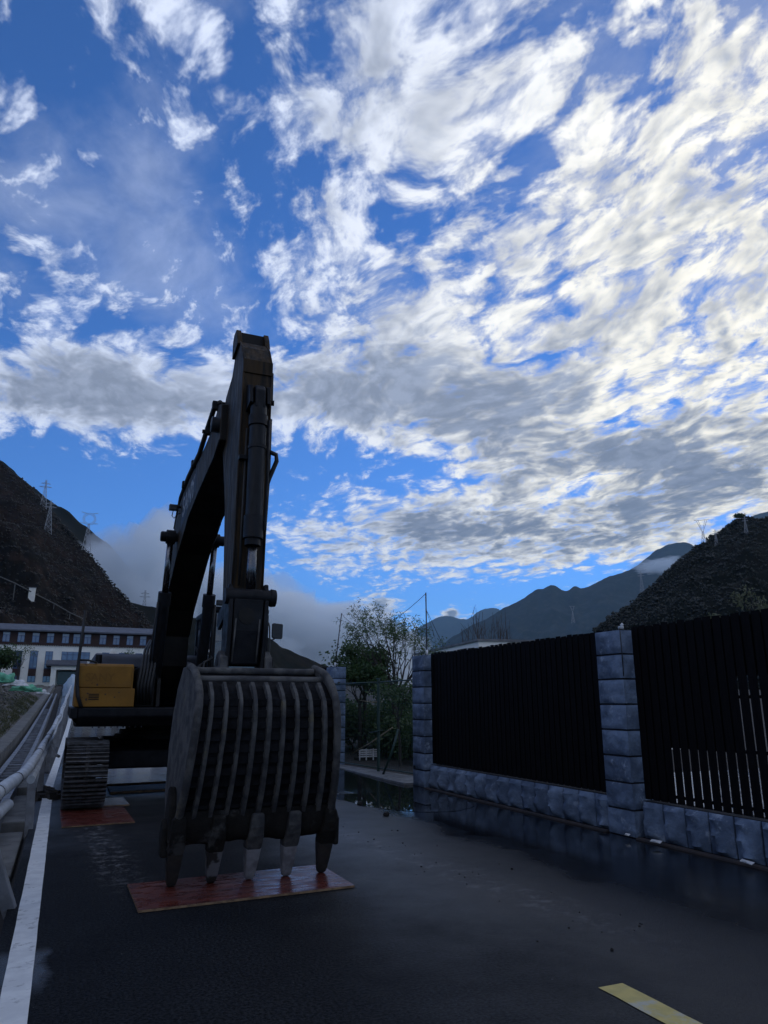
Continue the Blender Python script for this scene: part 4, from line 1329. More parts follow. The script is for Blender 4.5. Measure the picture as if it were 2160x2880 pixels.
for x, y, lean in post_sites:
    p = rail_lerp(y)
    pb = MB().bar((x, y, gz0(y) - 0.12), (x + lean * 0.8, y - 0.05 + lean * 0.9, p.z - 0.12 if lean > -.3 else 0.80), 0.085, 0.10, up=(1, 0, 0))
    pb.build('post', M['post'], rail, bevel=0.008)
    if lean > -.3:
        MB().bar((x + lean * .8 - 0.05, y - 0.03, p.z - 0.14), (x + lean * .8 + 0.03, y - 0.03, p.z - 0.14), 0.09, 0.07, up=(0, 0, 1)).build('bracket', M['post'], rail, bevel=0.006)
# dangling strap and a second loose strip
MB().tube([(-0.20, 10.6, 0.86), (-0.19, 10.6, 0.70), (-0.21, 10.62, 0.52)], 0.012, 6).build('strap', M['rail'], rail, True)
MB().tube([(-0.18, 17.2, 0.95), (-0.12, 17.0, 0.75), (-0.02, 16.8, 0.55), (0.04, 16.7, 0.52)], 0.03, 8).build('strap', M['post'], rail, True)

# footing slabs along the road edge, seen between rail and line
for i, (y0, y1, x0, x1, z1) in enumerate(((8.6, 11.3, -0.72, -0.30, -0.06), (3.5, 6.4, -0.80, -0.36, -0.10), (12.0, 15.2, -0.70, -0.30, -0.03), (15.8, 19.0, -0.66, -0.28, 0.05), (19.6, 24, -0.6, -0.25, 0.16))):
    o = MB().box(x0, x1, y0, y1, z1 - 0.3, z1).build('footing_slab', M['concrete'], bevel=0.015, org=((x0 + x1) / 2, (y0 + y1) / 2, z1 - 0.3))
    tag(o, ['grey footing slab beside the second rail post', 'nearest footing slab below the leaning rail post', 'footing slab left of the track board', 'footing slab left of the track frame', 'farthest footing slab under the rail'][i], 'slab', 'footing slabs under the guard rail')

# drain frame: two rails and rungs lying in the channel
df = thing('drain_frame', (-0.85, 14.0, -0.2), 'grey ladder-like drain frame lying in the channel behind the rail', 'drain frame')
yr = [6.0 + 2 * i for i in range(40)]
for x in (-1.06, -0.66):
    rows = [[(x - 0.05, y, gz0(y) - 0.22), (x - 0.05, y, gz0(y) + 0.12), (x + 0.05, y, gz0(y) + 0.12), (x + 0.05, y, gz0(y) - 0.22)] for y in yr]
    MB().grid([r[::-1] for r in rows]).build('side_rail', M['grate'], df)
rung = MB().box(-0.15, 0.15, -0.05, 0.05, -0.02, 0.03).mesh('rung', M['grate'])
y = 8.0
while y < 52:
    piece('rung', rung, df, (-0.86, y, gz0(y) + 0.07), (random.uniform(-.05, .05), 0, random.uniform(-.03, .03)))
    y += 0.62

# mud clods lying over the white line and beside the track
mb = MB()
for i in range(60):
    x, y = random.gauss(-0.12, 0.10), random.gauss(15.0, 0.45)
    s = random.uniform(0.02, 0.09)
    p = Vector((x, y, s * 0.4))
    d = Vector((random.uniform(-1, 1), random.uniform(-1, 1), random.uniform(-.3, .3))).normalized()
    mb.bar(p - d * s, p + d * s, s * 1.6, s * 1.1, w1=s, h1=s * .8)
tag(mb.build('mud_clods', M['soil']), 'dark mud clods spilled across the white line by the track', 'mud', kind='stuff')
# grit and stones on the road
mb = MB()
for i in range(90):
    y = random.uniform(4.6, 13)
    x = 3.75 - (y - 7) * 0.10 + random.gauss(0, 0.28)
    s = random.uniform(0.003, 0.008) * (1.8 if random.random() < 0.06 else 1)
    p = Vector((x, y, s * 0.5))
    d = Vector((random.uniform(-1, 1), random.uniform(-1, 1), random.uniform(-.3, .3))).normalized()
    mb.bar(p - d * s, p + d * s, s * 1.7, s * 1.3, w1=s, h1=s)
tag(mb.build('road_grit', M['soil']), 'small dark grit scattered along the wheel track on the road', 'grit', kind='stuff')
for i, (x, y, s) in enumerate(((3.49, 4.33, 0.011), (4.53, 11.55, 0.03), (4.43, 10.26, 0.035))):
    b = MB()
    for k in range(3):
        d = Vector((random.uniform(-1, 1), random.uniform(-1, 1), random.uniform(0, .4))).normalized()
        c = Vector((x, y, s * 0.7))
        b.bar(c - d * s, c + d * s, s * 1.5, s * 1.2, w1=s, h1=s)
    tag(b.build('stone', M['soil'], org=(x, y, 0)), ['small black stone on the asphalt above the yellow dash', 'dark stone on the road left of the puddle rim', 'larger dark stone at the near rim of the puddle'][i], 'stone', 'stones on the road')
# scraps of litter by the wall
for i, (x, y, a, l, w) in enumerate(((6.33, 6.95, 0.3, 0.13, 0.07), (6.36, 5.75, -0.1, 0.16, 0.05), (6.33, 7.42, 0.2, 0.06, 0.04))):
    c, s = cos(a), sin(a)
    pts = [(x + u * w * c - v * l * s, y + u * w * s + v * l * c, 0.044 + 0.02 * k) for (u, v, k) in ((-.5, -.5, 0.2), (.5, -.45, 1), (.6, .1, 0.1), (.4, .55, 1.2), (-.5, .45, 0.5), (-.6, .0, 1))]
    b = MB()
    b.v = pts + [(px_, py_, pz_ + 0.004) for px_, py_, pz_ in pts]
    b.f = [tuple(reversed(range(6))), tuple(range(6, 12))] + [(k, (k + 1) % 6, 6 + (k + 1) % 6, 6 + k) for k in range(6)]
    tag(b.build('paper_scrap', M['whitesheet'], org=(x, y, 0.04)), ['crumpled white scrap at the foot of the wall right of the pillar', 'thin white scrap under the slatted fence', 'tiny pale scrap at the corner of the middle pillar'][i], 'litter', 'scraps by the wall')


# ================================================================== stone pillars, base wall, dark slat fence
def rock_face(w, hgt, depth, bulge, seed, nx=7, nz=6, px_=6):
    """a rock-faced cladding stone in its own space: face towards -X, width along Y, height along Z"""
    b = MB()
    rows = []
    for j in range(nz + 1):
        r_ = []
        for i in range(nx + 1):
            u, v = i / nx * 2 - 1, j / nz * 2 - 1
            e = (1 - abs(u) ** px_) * (1 - abs(v) ** 8)
            d = bulge * e * (0.70 + 0.55 * fbm(u * 1.2 + seed * 3.1, v * 1.6, seed, 4))
            r_.append((-d, u * w / 2, v * hgt / 2))
        rows.append(r_)
    b.grid(rows)
    rim = rows[0] + [r[-1] for r in rows[1:]] + rows[-1][-2::-1] + [r[0] for r in rows[-2:0:-1]]
    k = len(b.v)
    b.v += rim + [(depth, y, z) for x, y, z in rim]
    n = len(rim)
    b.f += [(k + i, k + n + i, k + n + (i + 1) % n, k + (i + 1) % n) for i in range(n)]
    b.f = [tuple(reversed(f_)) for f_ in b.f]
    me = b.mesh('stone_block', M['stone'])
    me.polygons.foreach_set('use_smooth', [True] * len(me.polygons))
    me.set_sharp_from_angle(angle=R(50))
    return me


face_block = [rock_face(0.488, 0.298, 0.03, 0.036, s, 9, 7, 8) for s in range(4)]
side_block = [rock_face(0.382, 0.298, 0.03, 0.030, s + 7, 9, 7, 8) for s in range(4)]
PIL = [(7.43, 7.93, 'rock-faced stone pillar between the two nearest dark fence panels'),
       (13.12, 13.66, 'rock-faced stone pillar right of the green gate'),
       (18.52, 19.05, 'rock-faced stone pillar left of the green gate behind the bucket')]
for y0, y1, lab in PIL:
    pl = thing('stone_pillar', (6.65, (y0 + y1) / 2, 0), lab, 'pillar', 'stone pillars of the fence')
    MB().box(6.482, 6.85, y0 + 0.032, y1 - 0.02, -0.1, 2.485).build('core', M['mortar'], pl)
    for k in range(8):
        z = 0.155 + k * 0.3115
        piece('stone_block', random.choice(face_block), pl, (6.475, (y0 + y1) / 2, z), (0, 0, 0), (1, (y1 - y0) / 0.506, 0.97))
        piece('stone_block', random.choice(side_block), pl, (6.66, y0 + 0.028, z), (0, 0, R(90)), (1, 0.98, 0.97))
    if y0 > 18:
        MB().box(6.60, 6.66, 18.455, 18.50, 2.02, 2.09).build('socket_box', M['mirror'], pl)
    if 13 < y0 < 14:
        MB().box(6.425, 6.445, 13.50, 13.56, 0.31, 0.38).build('socket_box', M['mirror'], pl)
    if y0 < 8:
        MB().tube([(6.52, 7.46, 2.49), (6.52, 7.46, 2.53)], 0.035, 12).build('cap_fixture', M['rail'], pl, True)
        MB().tube([(6.52, 7.455, 2.535), (6.54, 7.44, 2.56)], 0.018, 10).build('cap_knob', M['whitesheet'], pl, True)
        MB().tube([(6.47, 7.425, 2.50), (6.465, 7.415, 2.2), (6.468, 7.42, 1.9)], 0.006, 6).build('cable', M['rubber'], pl, True)

wall_block = [rock_face(0.318, 0.42, 0.06, 0.14, s + 20, 10, 8, 1.7) for s in range(6)]
for y0, y1, lab in ((7.95, 13.10, 'low wall of upright pillow stones under the fence panel beside the gate'), (-3.0, 7.41, 'low wall of upright pillow stones under the nearest slatted panel'),
                    (19.06, 24.6, 'low stone wall beyond the far gate pillar')):
    wl = thing('base_wall', (6.6, (y0 + y1) / 2, 0), lab, 'wall', 'low stone walls under the fence')
    MB().box(6.60, 6.84, y0, y1, -0.1, 0.425).build('core', M['mortar'], wl)
    n = max(1, round((y1 - y0) / 0.335))
    for k in range(n):
        piece('stone_block', random.choice(wall_block), wl, (6.585, y0 + (k + .5) * (y1 - y0) / n, 0.215), (0, 0, random.uniform(-.02, .02)), (1, (y1 - y0) / n / 0.338, 0.97))

slat_me = MB().box(-0.004, 0.004, -0.0545, 0.0545, 0, 2.07).mesh('slat', M['slat'])
for y0, y1, lab, y_open in ((7.955, 13.10, 'black slat fence panel between gate pillar and middle pillar', None), (-3.0, 7.405, 'black slat fence panel at right edge with light showing between slats', 6.98),
                            (19.07, 24.6, 'black slat fence panel far behind the bucket', None)):
    fp = thing('fence_panel', (6.65, (y0 + y1) / 2, 0.43), lab, 'fence', 'black slat fence panels')
    n = round((y1 - y0) / 0.1305)
    for k in range(n):
        yc = y0 + (k + .5) * (y1 - y0) / n
        piece('slat', slat_me, fp, (6.63 + random.uniform(-.002, .002), yc, 0.445), (0, random.uniform(-.002, .002), random.uniform(-.03, .03)), (1, 1, 1 + random.uniform(-.004, .006)))
    for z in (0.50, 1.06, 1.62, 2.40):
        MB().box(6.642, 6.662, y0, y1, z, z + 0.035).build('back_rail', M['slat'], fp)
    ya = y0 if y_open is None else y_open
    MB().box(6.664, 6.670, y0 if y_open is None else 5.93, y1, 1.07, 2.50).build('backing_sheet', M['slat'], fp)
    MB().box(6.672, 6.678, ya, y1, 0.45, 1.09).build('backing_sheet', M['slat'], fp)
    if y_open is not None:
        MB().box(6.664, 6.670, y0, 5.93, 1.86, 2.50).build('backing_sheet', M['slat'], fp)
        MB().box(6.672, 6.678, y0, 5.40, 1.07, 1.90).build('backing_sheet', M['slat'], fp)

# ================================================================== green mesh gate
gt = thing('mesh_gate', (7.0, 16.2, 0.05), 'dark green wire mesh gate with a centre post between two stone pillars', 'gate')


def gx(y):
    return 6.50 + (18.48 - y) / 4.78 * 0.58     # the gate stands slightly askew between its pillars


for y in (13.70, 16.15, 18.48):
    shade_auto(MB().tube([(gx(y), y, 0.05), (gx(y), y, 2.10 if y == 16.15 else 2.06)], 0.035 if y == 16.15 else 0.028, 12).build('gate_post', M['green_metal'], gt), 40)
MB().box(gx(16.15) - 0.045, gx(16.15) + 0.045, 16.105, 16.195, 2.10, 2.125).build('post_cap', M['green_metal'], gt)
for y0, y1 in ((13.70, 16.15), (16.15, 18.48)):
    for z in (0.12, 2.03):
        MB().tube([(gx(y0), y0, z + (0.03 if z > 1 and y0 < 14 else 0)), (gx(y1), y1, z)], 0.016, 8).build('gate_rail', M['green_metal'], gt, True)
    mb = MB()
    n = int((y1 - y0) / 0.075)
    for k in range(n):
        y = y0 + (k + .5) * (y1 - y0) / n
        mb.tube([(gx(y), y, 0.12), (gx(y), y, 2.03)], 0.0028, 3, False)
    z = 0.2
    while z < 2.0:
        mb.tube([(gx(y0) + .005, y0, z), (gx(y1) + .005, y1, z)], 0.0028, 3, False)
        z += 0.15
    mo = mb.build('wire_mesh', M['green_metal'], gt)
    mo['kind'] = 'stuff'
MB().tube([(gx(15.9) - 0.03, 15.9, 0.95), (gx(16.5) - 0.03, 16.5, 0.88)], 0.016, 6).build('latch_bar', M['green_metal'], gt, True)
MB().tube([(6.60, 15.45, 0.05), (6.74, 15.30, 0.5), (6.86, 15.2, 1.0)], 0.026, 8).build('gate_strut', M['green_metal'], gt, True)
for i, (p0, p1, r, lab) in enumerate((((7.16, 19.0, 0.22), (7.16, 16.2, 1.0), 0.016, 'long pale dry pole leaning behind the gate'), ((7.3, 15.2, 0.75), (7.3, 14.3, 0.28), 0.012, 'short dry stick sloping down behind the gate'),
                                      ((7.4, 18.9, 1.62), (7.5, 17.6, 1.58), 0.012, 'level pale stick at head height behind the gate'), ((7.4, 15.4, 1.55), (7.5, 14.6, 1.35), 0.016, 'curved pale branch stub behind the gate'))):
    o = MB().tube([p0, ((p0[0] + p1[0]) / 2, (p0[1] + p1[1]) / 2, (p0[2] + p1[2]) / 2 - 0.03), p1], r, 6).build('dry_pole', M['bamboo'], None, True, org=p0)
    tag(o, lab, 'pole', 'dry poles behind the gate')
# white slatted crate and pale stones behind the gate
cr = thing('white_crate', (7.75, 19.3, 0.05), 'white slatted plastic crate on the ground behind the gate', 'crate')
for k in range(4):
    MB().box(7.45, 8.05, 19.1, 19.12, 0.14 + k * 0.055, 0.175 + k * 0.055).build('crate_slat', M['whitesheet'], cr)
for x in (7.46, 7.65, 7.85, 8.02):
    MB().box(x, x + 0.03, 19.085, 19.10, 0.06, 0.36).build('crate_stile', M['whitesheet'], cr)
MB().box(7.47, 8.03, 19.14, 19.5, 0.02, 0.12).build('crate_base', M['soil'], cr)

# two thin masts with a slack wire
for i, (p0, p1, lab) in enumerate((((6.60, 18.72, 2.49), (6.75, 18.68, 3.92), 'thin leaning mast on the pillar left of the gate'), ((6.66, 13.34, 2.49), (6.65, 13.33, 3.76), 'thin upright mast on the pillar right of the gate'))):
    mt = thing('wire_mast', p0, lab, 'mast', 'thin masts on the gate pillars')
    MB().tube([p0, p1], 0.014, 8).build('mast_tube', M['steelpole'], mt, True)
    MB().tube([p0, (p0[0], p0[1], p0[2] + 0.11)], 0.028, 8).build('mast_foot', M['whitesheet'], mt, True)
    if i == 1:
        MB().tube([(6.65, 13.33, 3.42), (7.45, 14.10, 2.72)], 0.005, 5).build('stay_wire', M['steelpole'], mt, True)
        MB().tube([(6.65, 13.33, 3.42), (7.05, 13.75, 2.90)], 0.004, 5).build('stay_wire', M['steelpole'], mt, True)
a, b = Vector((6.75, 18.68, 3.90)), Vector((6.65, 13.33, 3.74))
w = MB().tube([a.lerp(b, k / 24) - Vector((0, 0, 0.62 * 4 * (k / 24) * (1 - k / 24) * (1 - 0.35 * k / 24))) for k in range(25)], 0.006, 5).build('slack_wire', M['steelpole'], None, True, org=a)
tag(w, 'slack black wire hanging between the two thin masts', 'wire')


# ================================================================== white flat-roofed house behind the fence
hs = thing('flat_roof_house', (12.3, 20.6, 0.0), 'low white flat-roofed house showing its parapet above the fence', 'house')
u, v = Vector((sin(R(10)), cos(R(10)), 0)), Vector((sin(R(100)), cos(R(100)), 0))
c0 = Vector((12.3, 20.6, 0))


def quadbox(c, a, b, z0, z1):
    m_ = MB()
    pts = [c, c + b, c + b + a, c + a]
    m_.v = [(p.x, p.y, z0) for p in pts] + [(p.x, p.y, z1) for p in pts]
    m_.f = [(3, 2, 1, 0), (4, 5, 6, 7)] + [(i, (i + 1) % 4, 4 + (i + 1) % 4, 4 + i) for i in range(4)]
    return m_


quadbox(c0, u * 7, v * 8, -0.05, 3.22).build('wall', M['white'], hs)
quadbox(c0 - u * .22 - v * .22, u * 7.44, v * 8.44, 3.22, 3.46).build('parapet', M['white'], hs)
quadbox(c0 - u * .28 - v * .28, u * 7.56, v * 8.56, 3.46, 3.53).build('coping', M['slab'], hs)
for k in range(3):
    q = c0 - v * 0.03 + u * (1.0 + 2.1 * k)
    wn = quadbox(q, u * 1.1, v * 0.06, 1.1, 2.5).build('window', M['paneframe'], hs)
    quadbox(q - v * 0.01 + u * .06, u * 0.98, v * 0.02, 1.16, 2.44).build('pane', M['pane'], wn)

# ================================================================== the long three-storey building up the valley
BY = 150.0
bl = thing('long_building', (1.0, BY, 4.6), 'long three-storey building with white lower walls, dark brown top floor and slate roof', 'building')
MB().box(-26, 16.6, BY, BY + 14, 4.0, 11.7).build('wall', M['white'], bl)
MB().box(-26.05, 16.65, BY - 0.06, BY + 14, 11.72, 14.1).build('top_floor_wall', M['brown'], bl)
rf = MB().prism([(BY - 1.1, 14.1), (BY - 1.1, 14.35), (BY - 0.9, 14.4), (BY + 3.5, 15.75), (BY + 14.5, 14.1)], -26.8, 17.2).build('roof', M['slate'], bl)
for k in range(142):
    x = -25.9 + k * 0.30
    if x > -13:
        MB().box(x, x + 0.15, BY - 0.22, BY - 0.062, 11.58, 11.72).build('dentil', M['brown'], bl)
wx = [-17.9, -15.5, -13.05, -10.61, -8.17, -5.73, -3.27, -0.66, 1.24, 3.17, 5.88, 8.31, 10.78, 13.21]
for x in wx:
    wn = MB().box(x - 0.60, x + 0.60, BY - 0.10, BY - 0.055, 12.12, 13.92).build('window', M['paneframe'], bl)
    MB().box(x - 0.54, x + 0.54, BY - 0.115, BY - 0.10, 13.40, 13.86).build('pane', M['blind'], wn)
    for s in (-1, 1):
        MB().box(x + s * 0.29 - 0.235, x + s * 0.29 + 0.235, BY - 0.115, BY - 0.10, 12.18, 13.32).build('pane', M['pane'], wn)


def tall_window(x0, x1, z0, z1, dark=None):
    wn = MB().box(x0, x1, BY - 0.07, BY - 0.005, z0, z1).build('window', M['paneframe'], bl)
    n = 2 if x1 - x0 < 2 else 5
    z = z0
    steps = [(z1 - 0.75, z1 - 0.06), (z1 - 2.35, z1 - 0.85), (z1 - 3.0, z1 - 2.42)] if z1 - z0 > 4 else [(z1 - 0.5, z1 - 0.05), (z0 + 0.05, z1 - 0.6)]
    if z1 - z0 > 4:
        MB().box(x0, x1, BY - 0.09, BY - 0.071, z0 + 1.1, z0 + 2.35).build('spandrel', M['brown'], wn)
        steps.append((z0 + 0.05, z0 + 1.05))
    for a_, b_ in steps:
        for i in range(n):
            w_ = (x1 - x0) / n
            MB().box(x0 + i * w_ + 0.06, x0 + (i + 1) * w_ - 0.06, BY - 0.085, BY - 0.07, a_, b_).build('pane', dark or M['pane'], wn)


M['panedark'] = mat('dark_window_pane', (0.015, 0.025, 0.035), None, rough=0.1)
for x0, x1, dk in ((-14.9, -13.6, None), (-12.2, -10.9, None), (-8.95, -7.65, M['panedark']), (-6.35, -5.05, None), (-3.80, -2.55, None)):
    tall_window(x0, x1, 5.0, 10.6, dk)
tall_window(-1.05, 3.85, 9.05, 10.6)
for x0 in (6.0, 9.0, 12.0):
    tall_window(x0, x0 + 1.25, 5.0, 10.6)
# porch
po = MB().prism([(BY - 6.0, 7.75), (BY - 6.0, 8.0), (BY - 3.0, 8.9), (BY - 0.01, 8.95), (BY - 0.01, 7.75)], -3.4, 3.4).build('porch_roof', M['slate'], bl)
MB().box(-2.5, 3.2, BY - 5.6, BY - 0.1, 7.1, 7.74).build('porch_beam', M['white'], bl)
for x in (-2.45, 2.5):
    for y in (BY - 5.6, BY - 1.0):
        MB().box(x, x + 0.85, y, y + 0.7, 4.2, 7.1).build('porch_column', M['white'], bl, bevel=0.03)
MB().box(-1.3, 2.3, BY - 0.12, BY - 0.01, 4.6, 7.05).build('entrance', M['panedark'], bl)

# pale tarpaulin heap at the end of the road
def lump(name, c, rx, ry_, rz, m, amp, seed, label, cat, group=None, sub=3):
    bm = bmesh.new()
    bmesh.ops.create_icosphere(bm, subdivisions=sub, radius=1.0)
    for v_ in bm.verts:
        p = v_.co.normalized()
        k = 1 + amp * fbm(p.x * 1.7 + seed, p.y * 1.7, p.z * 1.7, 5)
        v_.co = Vector((p.x * rx * k, p.y * ry_ * k, max(-0.12, p.z) * rz * k))
    me = bpy.data.meshes.new(name)
    bm.to_mesh(me)
    bm.free()
    me.materials.append(m)
    me.polygons.foreach_set('use_smooth', [True] * len(me.polygons))
    o = bpy.data.objects.new(name, me)
    o.location = c
    COL.objects.link(o)
    ORG[o.name] = Vector(c)
    return tag(o, label, cat, group)


lump('tarp_heap', (0.55, 78.0, gz0(78) + 0.1), 0.75, 1.6, 1.9, M['tarp'], 0.25, 3, 'pale blue tarpaulin over a heap at the far end of the guard rail', 'tarpaulin')
for i, (x, y, z, r, m_, lab) in enumerate(((-2.75, 39.5, 2.75, 0.42, 'netting', 'largest crumpled green sheet on top of the rubble bank'), (-2.2, 41.0, 2.62, 0.30, 'whitesheet', 'white crumpled sheet beside the green one on the bank'),
                                         (-1.85, 42.0, 2.40, 0.34, 'netting', 'dark green crumpled sheet in the middle of the bank crest'), (-1.45, 43.5, 2.36, 0.26, 'netting', 'smallest green sheet at the right end of the bank crest'),
                                         (-1.1, 45.5, 2.25, 0.24, 'whitesheet', 'white crumpled bag at the end of the bank crest'))):
    lump('crumpled_sheet', (x, y, max(bank_z(x, y), z - 0.25)), r * 1.5, r * 1.2, r * 0.8, M[m_], 0.8, i * 5.1, lab, 'sheet', 'crumpled sheets on the rubble bank')


# ================================================================== trees
def grow(mb, tips, p, d, r, L, depth, spread, lift):
    pts, rs = [p], [r]
    q, e = p.copy(), d.copy()
    for k in range(3):
        e = (e + Vector((random.uniform(-1, 1), random.uniform(-1, 1), random.uniform(-.5, 1) * lift)) * 0.16).normalized()
        q = q + e * (L / 3)
        pts.append(q.copy())
        rs.append(r * (1 - 0.16 * (k + 1)))
    mb.tube(pts, rs, 6 if r > 0.012 else 4, False)
    if depth == 0:
        tips.append((q, e))
        tips.append((pts[2], e))
        return
    n = 3 if depth > 1 else random.choice((2, 3))
    for k in range(n):
        a = random.uniform(0, 2 * pi)
        s = e.cross(Vector((0, 0, 1)) if abs(e.z) < .95 else Vector((1, 0, 0))).normalized()
        t = e.cross(s)
        nd = (e + (s * cos(a) + t * sin(a)) * spread * random.uniform(.5, 1.1) + Vector((0, 0, 0.12 * lift))).normalized()
        grow(mb, tips, q if k else pts[2], nd, rs[-1] * 0.72, L * random.uniform(.62, .85), depth - 1, spread, lift)


def leaf_cloud(mb, tips, per, size, width, reach, droop):
    for q, e in tips:
        for k in range(per):
            d = Vector((random.gauss(0, 1), random.gauss(0, 1), random.gauss(0, .8) - droop)).normalized()
            b = q + Vector((random.gauss(0, 1), random.gauss(0, 1), random.gauss(0, .8))) * reach
            L = size * random.uniform(.6, 1.3)
            s = d.cross(Vector((random.uniform(-1, 1), random.uniform(-1, 1), random.uniform(-1, 1)))).normalized() * (width * random.uniform(.7, 1.3))
            mid = b + d * L * 0.5
            mb.poly([b, mid + s, b + d * L, mid - s])


def tree(name, base, label, stems, stem_len, depth, lm, per, size, width, reach, droop=0.3, r=0.06, spread=0.5, lift=0.6, trunk=0.8, fan=0.35, group=None, cat='tree'):
    t = thing(name, base, label, cat, group)
    mb, tips = MB(), []
    p = Vector(base)
    top = p + Vector((random.uniform(-.05, .05), random.uniform(-.05, .05), trunk))
    if trunk > 0:
        mb.tube([p - Vector((0, 0, .1)), p.lerp(top, .5) + Vector((.03, .02, 0)), top], [r * 1.5, r * 1.2, r], 8, False)
    for k in range(stems):
        a = 2 * pi * k / stems + random.uniform(-.4, .4)
        d = Vector((cos(a) * fan, sin(a) * fan, 1)).normalized()
        grow(mb, tips, top, d, r * 0.62, stem_len * random.uniform(.8, 1.15), depth, spread, lift)
    mb.build('trunk', M['bark'], t, True)
    if per:
        lb = MB()
        leaf_cloud(lb, tips, per, size, width, reach, droop)
        lb.build('crown', M[lm], t)
    return t


random.seed(21)
tree('feathery_tree', (8.9, 19.9, 0.0), 'feathery light green tree fanning out above the gate beside the mast', 10, 1.05, 3, 'leaf', 9, 0.12, 0.012, 0.06, 0.6, r=0.075, spread=0.42, lift=0.45, trunk=1.6, fan=0.62)
random.seed(5)
tree('leafy_tree', (8.05, 20.6, 0.0), 'dense dark tree left behind the gate beside the stone pillar', 6, 0.55, 3, 'leafdark', 12, 0.12, 0.03, 0.12, 0.5, r=0.05, spread=0.6, lift=0.2, trunk=1.5, fan=0.7)
random.seed(9)
tree('leafy_tree', (8.6, 21.6, 0.0), 'dark tree with drooping leaves in the middle behind the gate', 6, 0.60, 3, 'leafdark', 13, 0.12, 0.03, 0.13, 0.5, r=0.055, spread=0.6, lift=0.3, trunk=1.7, fan=0.65)
tree('leafy_tree', (7.9, 17.4, 0.0), 'slender dark sapling close behind the gate post', 4, 0.42, 2, 'leafdark', 16, 0.10, 0.026, 0.12, 0.4, r=0.03, spread=0.5, lift=0.3, trunk=1.1, fan=0.5)
tree('leafy_tree', (8.3, 15.3, 0.0), 'dark tree close behind the right gate leaf', 5, 0.45, 2, 'leafdark', 24, 0.10, 0.026, 0.16, 0.4, r=0.06, spread=0.6, lift=0.2, trunk=1.15, fan=0.6)
bush_labels = ['low dark bush behind the left half of the gate', 'broad dark bush behind the gate post', 'dark bush behind the right half of the gate', 'tall thicket bush farther back behind the gate',
               'rear thicket bush left behind the gate', 'rear thicket bush right behind the gate pillar', 'dark bush between the far gate pillar and the thicket', 'tall dark bush under the feathery tree', 'low bush beside the white crate']
for i, (x, y, L_) in enumerate(((8.6, 22.6, .5), (9.3, 20.6, .45), (9.0, 17.6, .45), (10.4, 23.5, .6), (9.1, 25.5, .6), (10.6, 18.6, .55), (8.2, 23.4, .55), (9.9, 21.8, .6), (8.9, 19.5, .38))):
    tree('bush', (x, y, gz0(y)), bush_labels[i], 8, L_, 2, 'leafdark', 34, 0.13, 0.038, 0.22, 0.2, r=0.025, spread=0.8, lift=0.1, trunk=0.15, fan=0.9, group='bushes behind the gate', cat='bush')
random.seed(33)
for i, (x, y, tr, lab) in enumerate(((10.1, 10.4, 2.35, 'pale sapling top above the right panel beside the middle pillar'), (9.75, 8.9, 2.45, 'low pale leafy top in the middle of the right fence panel'), (9.4, 7.66, 2.45, 'tallest pale leafy top at the right edge above the fence'))):
    tree('pale_sapling', (x, y, 0.0), lab, 3, 0.24 if i < 2 else 0.30, 2, 'leafpale', 7, 0.06, 0.016, 0.05, 0.1, r=0.03, spread=0.35, lift=0.8, trunk=tr, fan=0.28, group='pale saplings behind the fence')
# bare shrub behind the house, bare twigs by the long building
bs = thing('bare_shrub', (17.2, 29.0, 0.2), 'leafless shrub with upright twigs behind the flat-roofed house', 'shrub')
mb = MB()
for k in range(34):
    a = random.uniform(0, 2 * pi)
    x, y = 17.0 + random.uniform(-.9, 1.4), 28.6 + random.uniform(-.4, .4)
    top = 4.6 + random.uniform(0, 1.2)
    mb.tube([(x, y, 0.2), (x + random.uniform(-.1, .1), y, 3.0), (x + random.uniform(-.35, .35), y + random.uniform(-.2, .2), top)], [0.03, 0.022, 0.008], 4, False)
    for j in range(3):
        z = random.uniform(3.4, top - .2)
        mb.tube([(x, y, z), (x + random.uniform(-.35, .35), y, z + random.uniform(.3, .7))], [0.012, 0.006], 3, False)
mb.build('twigs', M['twig'], bs)
tree('valley_tree', (-11.3, 138.0, 4.4), 'dark green tree left in front of the long building', 6, 1.7, 2, 'leafdark', 60, 0.5, 0.16, 0.7, 0.2, r=0.14, spread=0.6, lift=0.3, trunk=1.6, fan=0.6)
tree('valley_tree', (-7.2, 136.0, 4.4), 'thin bare tree in front of the white wall of the long building', 5, 1.5, 3, 'leaf', 1, 0.3, 0.08, 0.3, 0.2, r=0.10, spread=0.5, lift=0.5, trunk=2.2, fan=0.5)
tree('valley_tree', (9.2, 137.0, 4.4), 'thin young tree right in front of the long building', 5, 1.2, 2, 'leaf', 3, 0.3, 0.08, 0.3, 0.2, r=0.10, spread=0.5, lift=0.5, trunk=3.0, fan=0.5)

random.seed(3)
tree('hilltop_tree', (536.6, 449.5, 155.0), 'lone small tree on the skyline of the wooded hill at right', 5, 2.4, 2, 'leafdark', 26, 1.0, 0.4, 0.9, 0.1, r=0.3, spread=0.5, lift=0.4, trunk=2.4, fan=0.5)


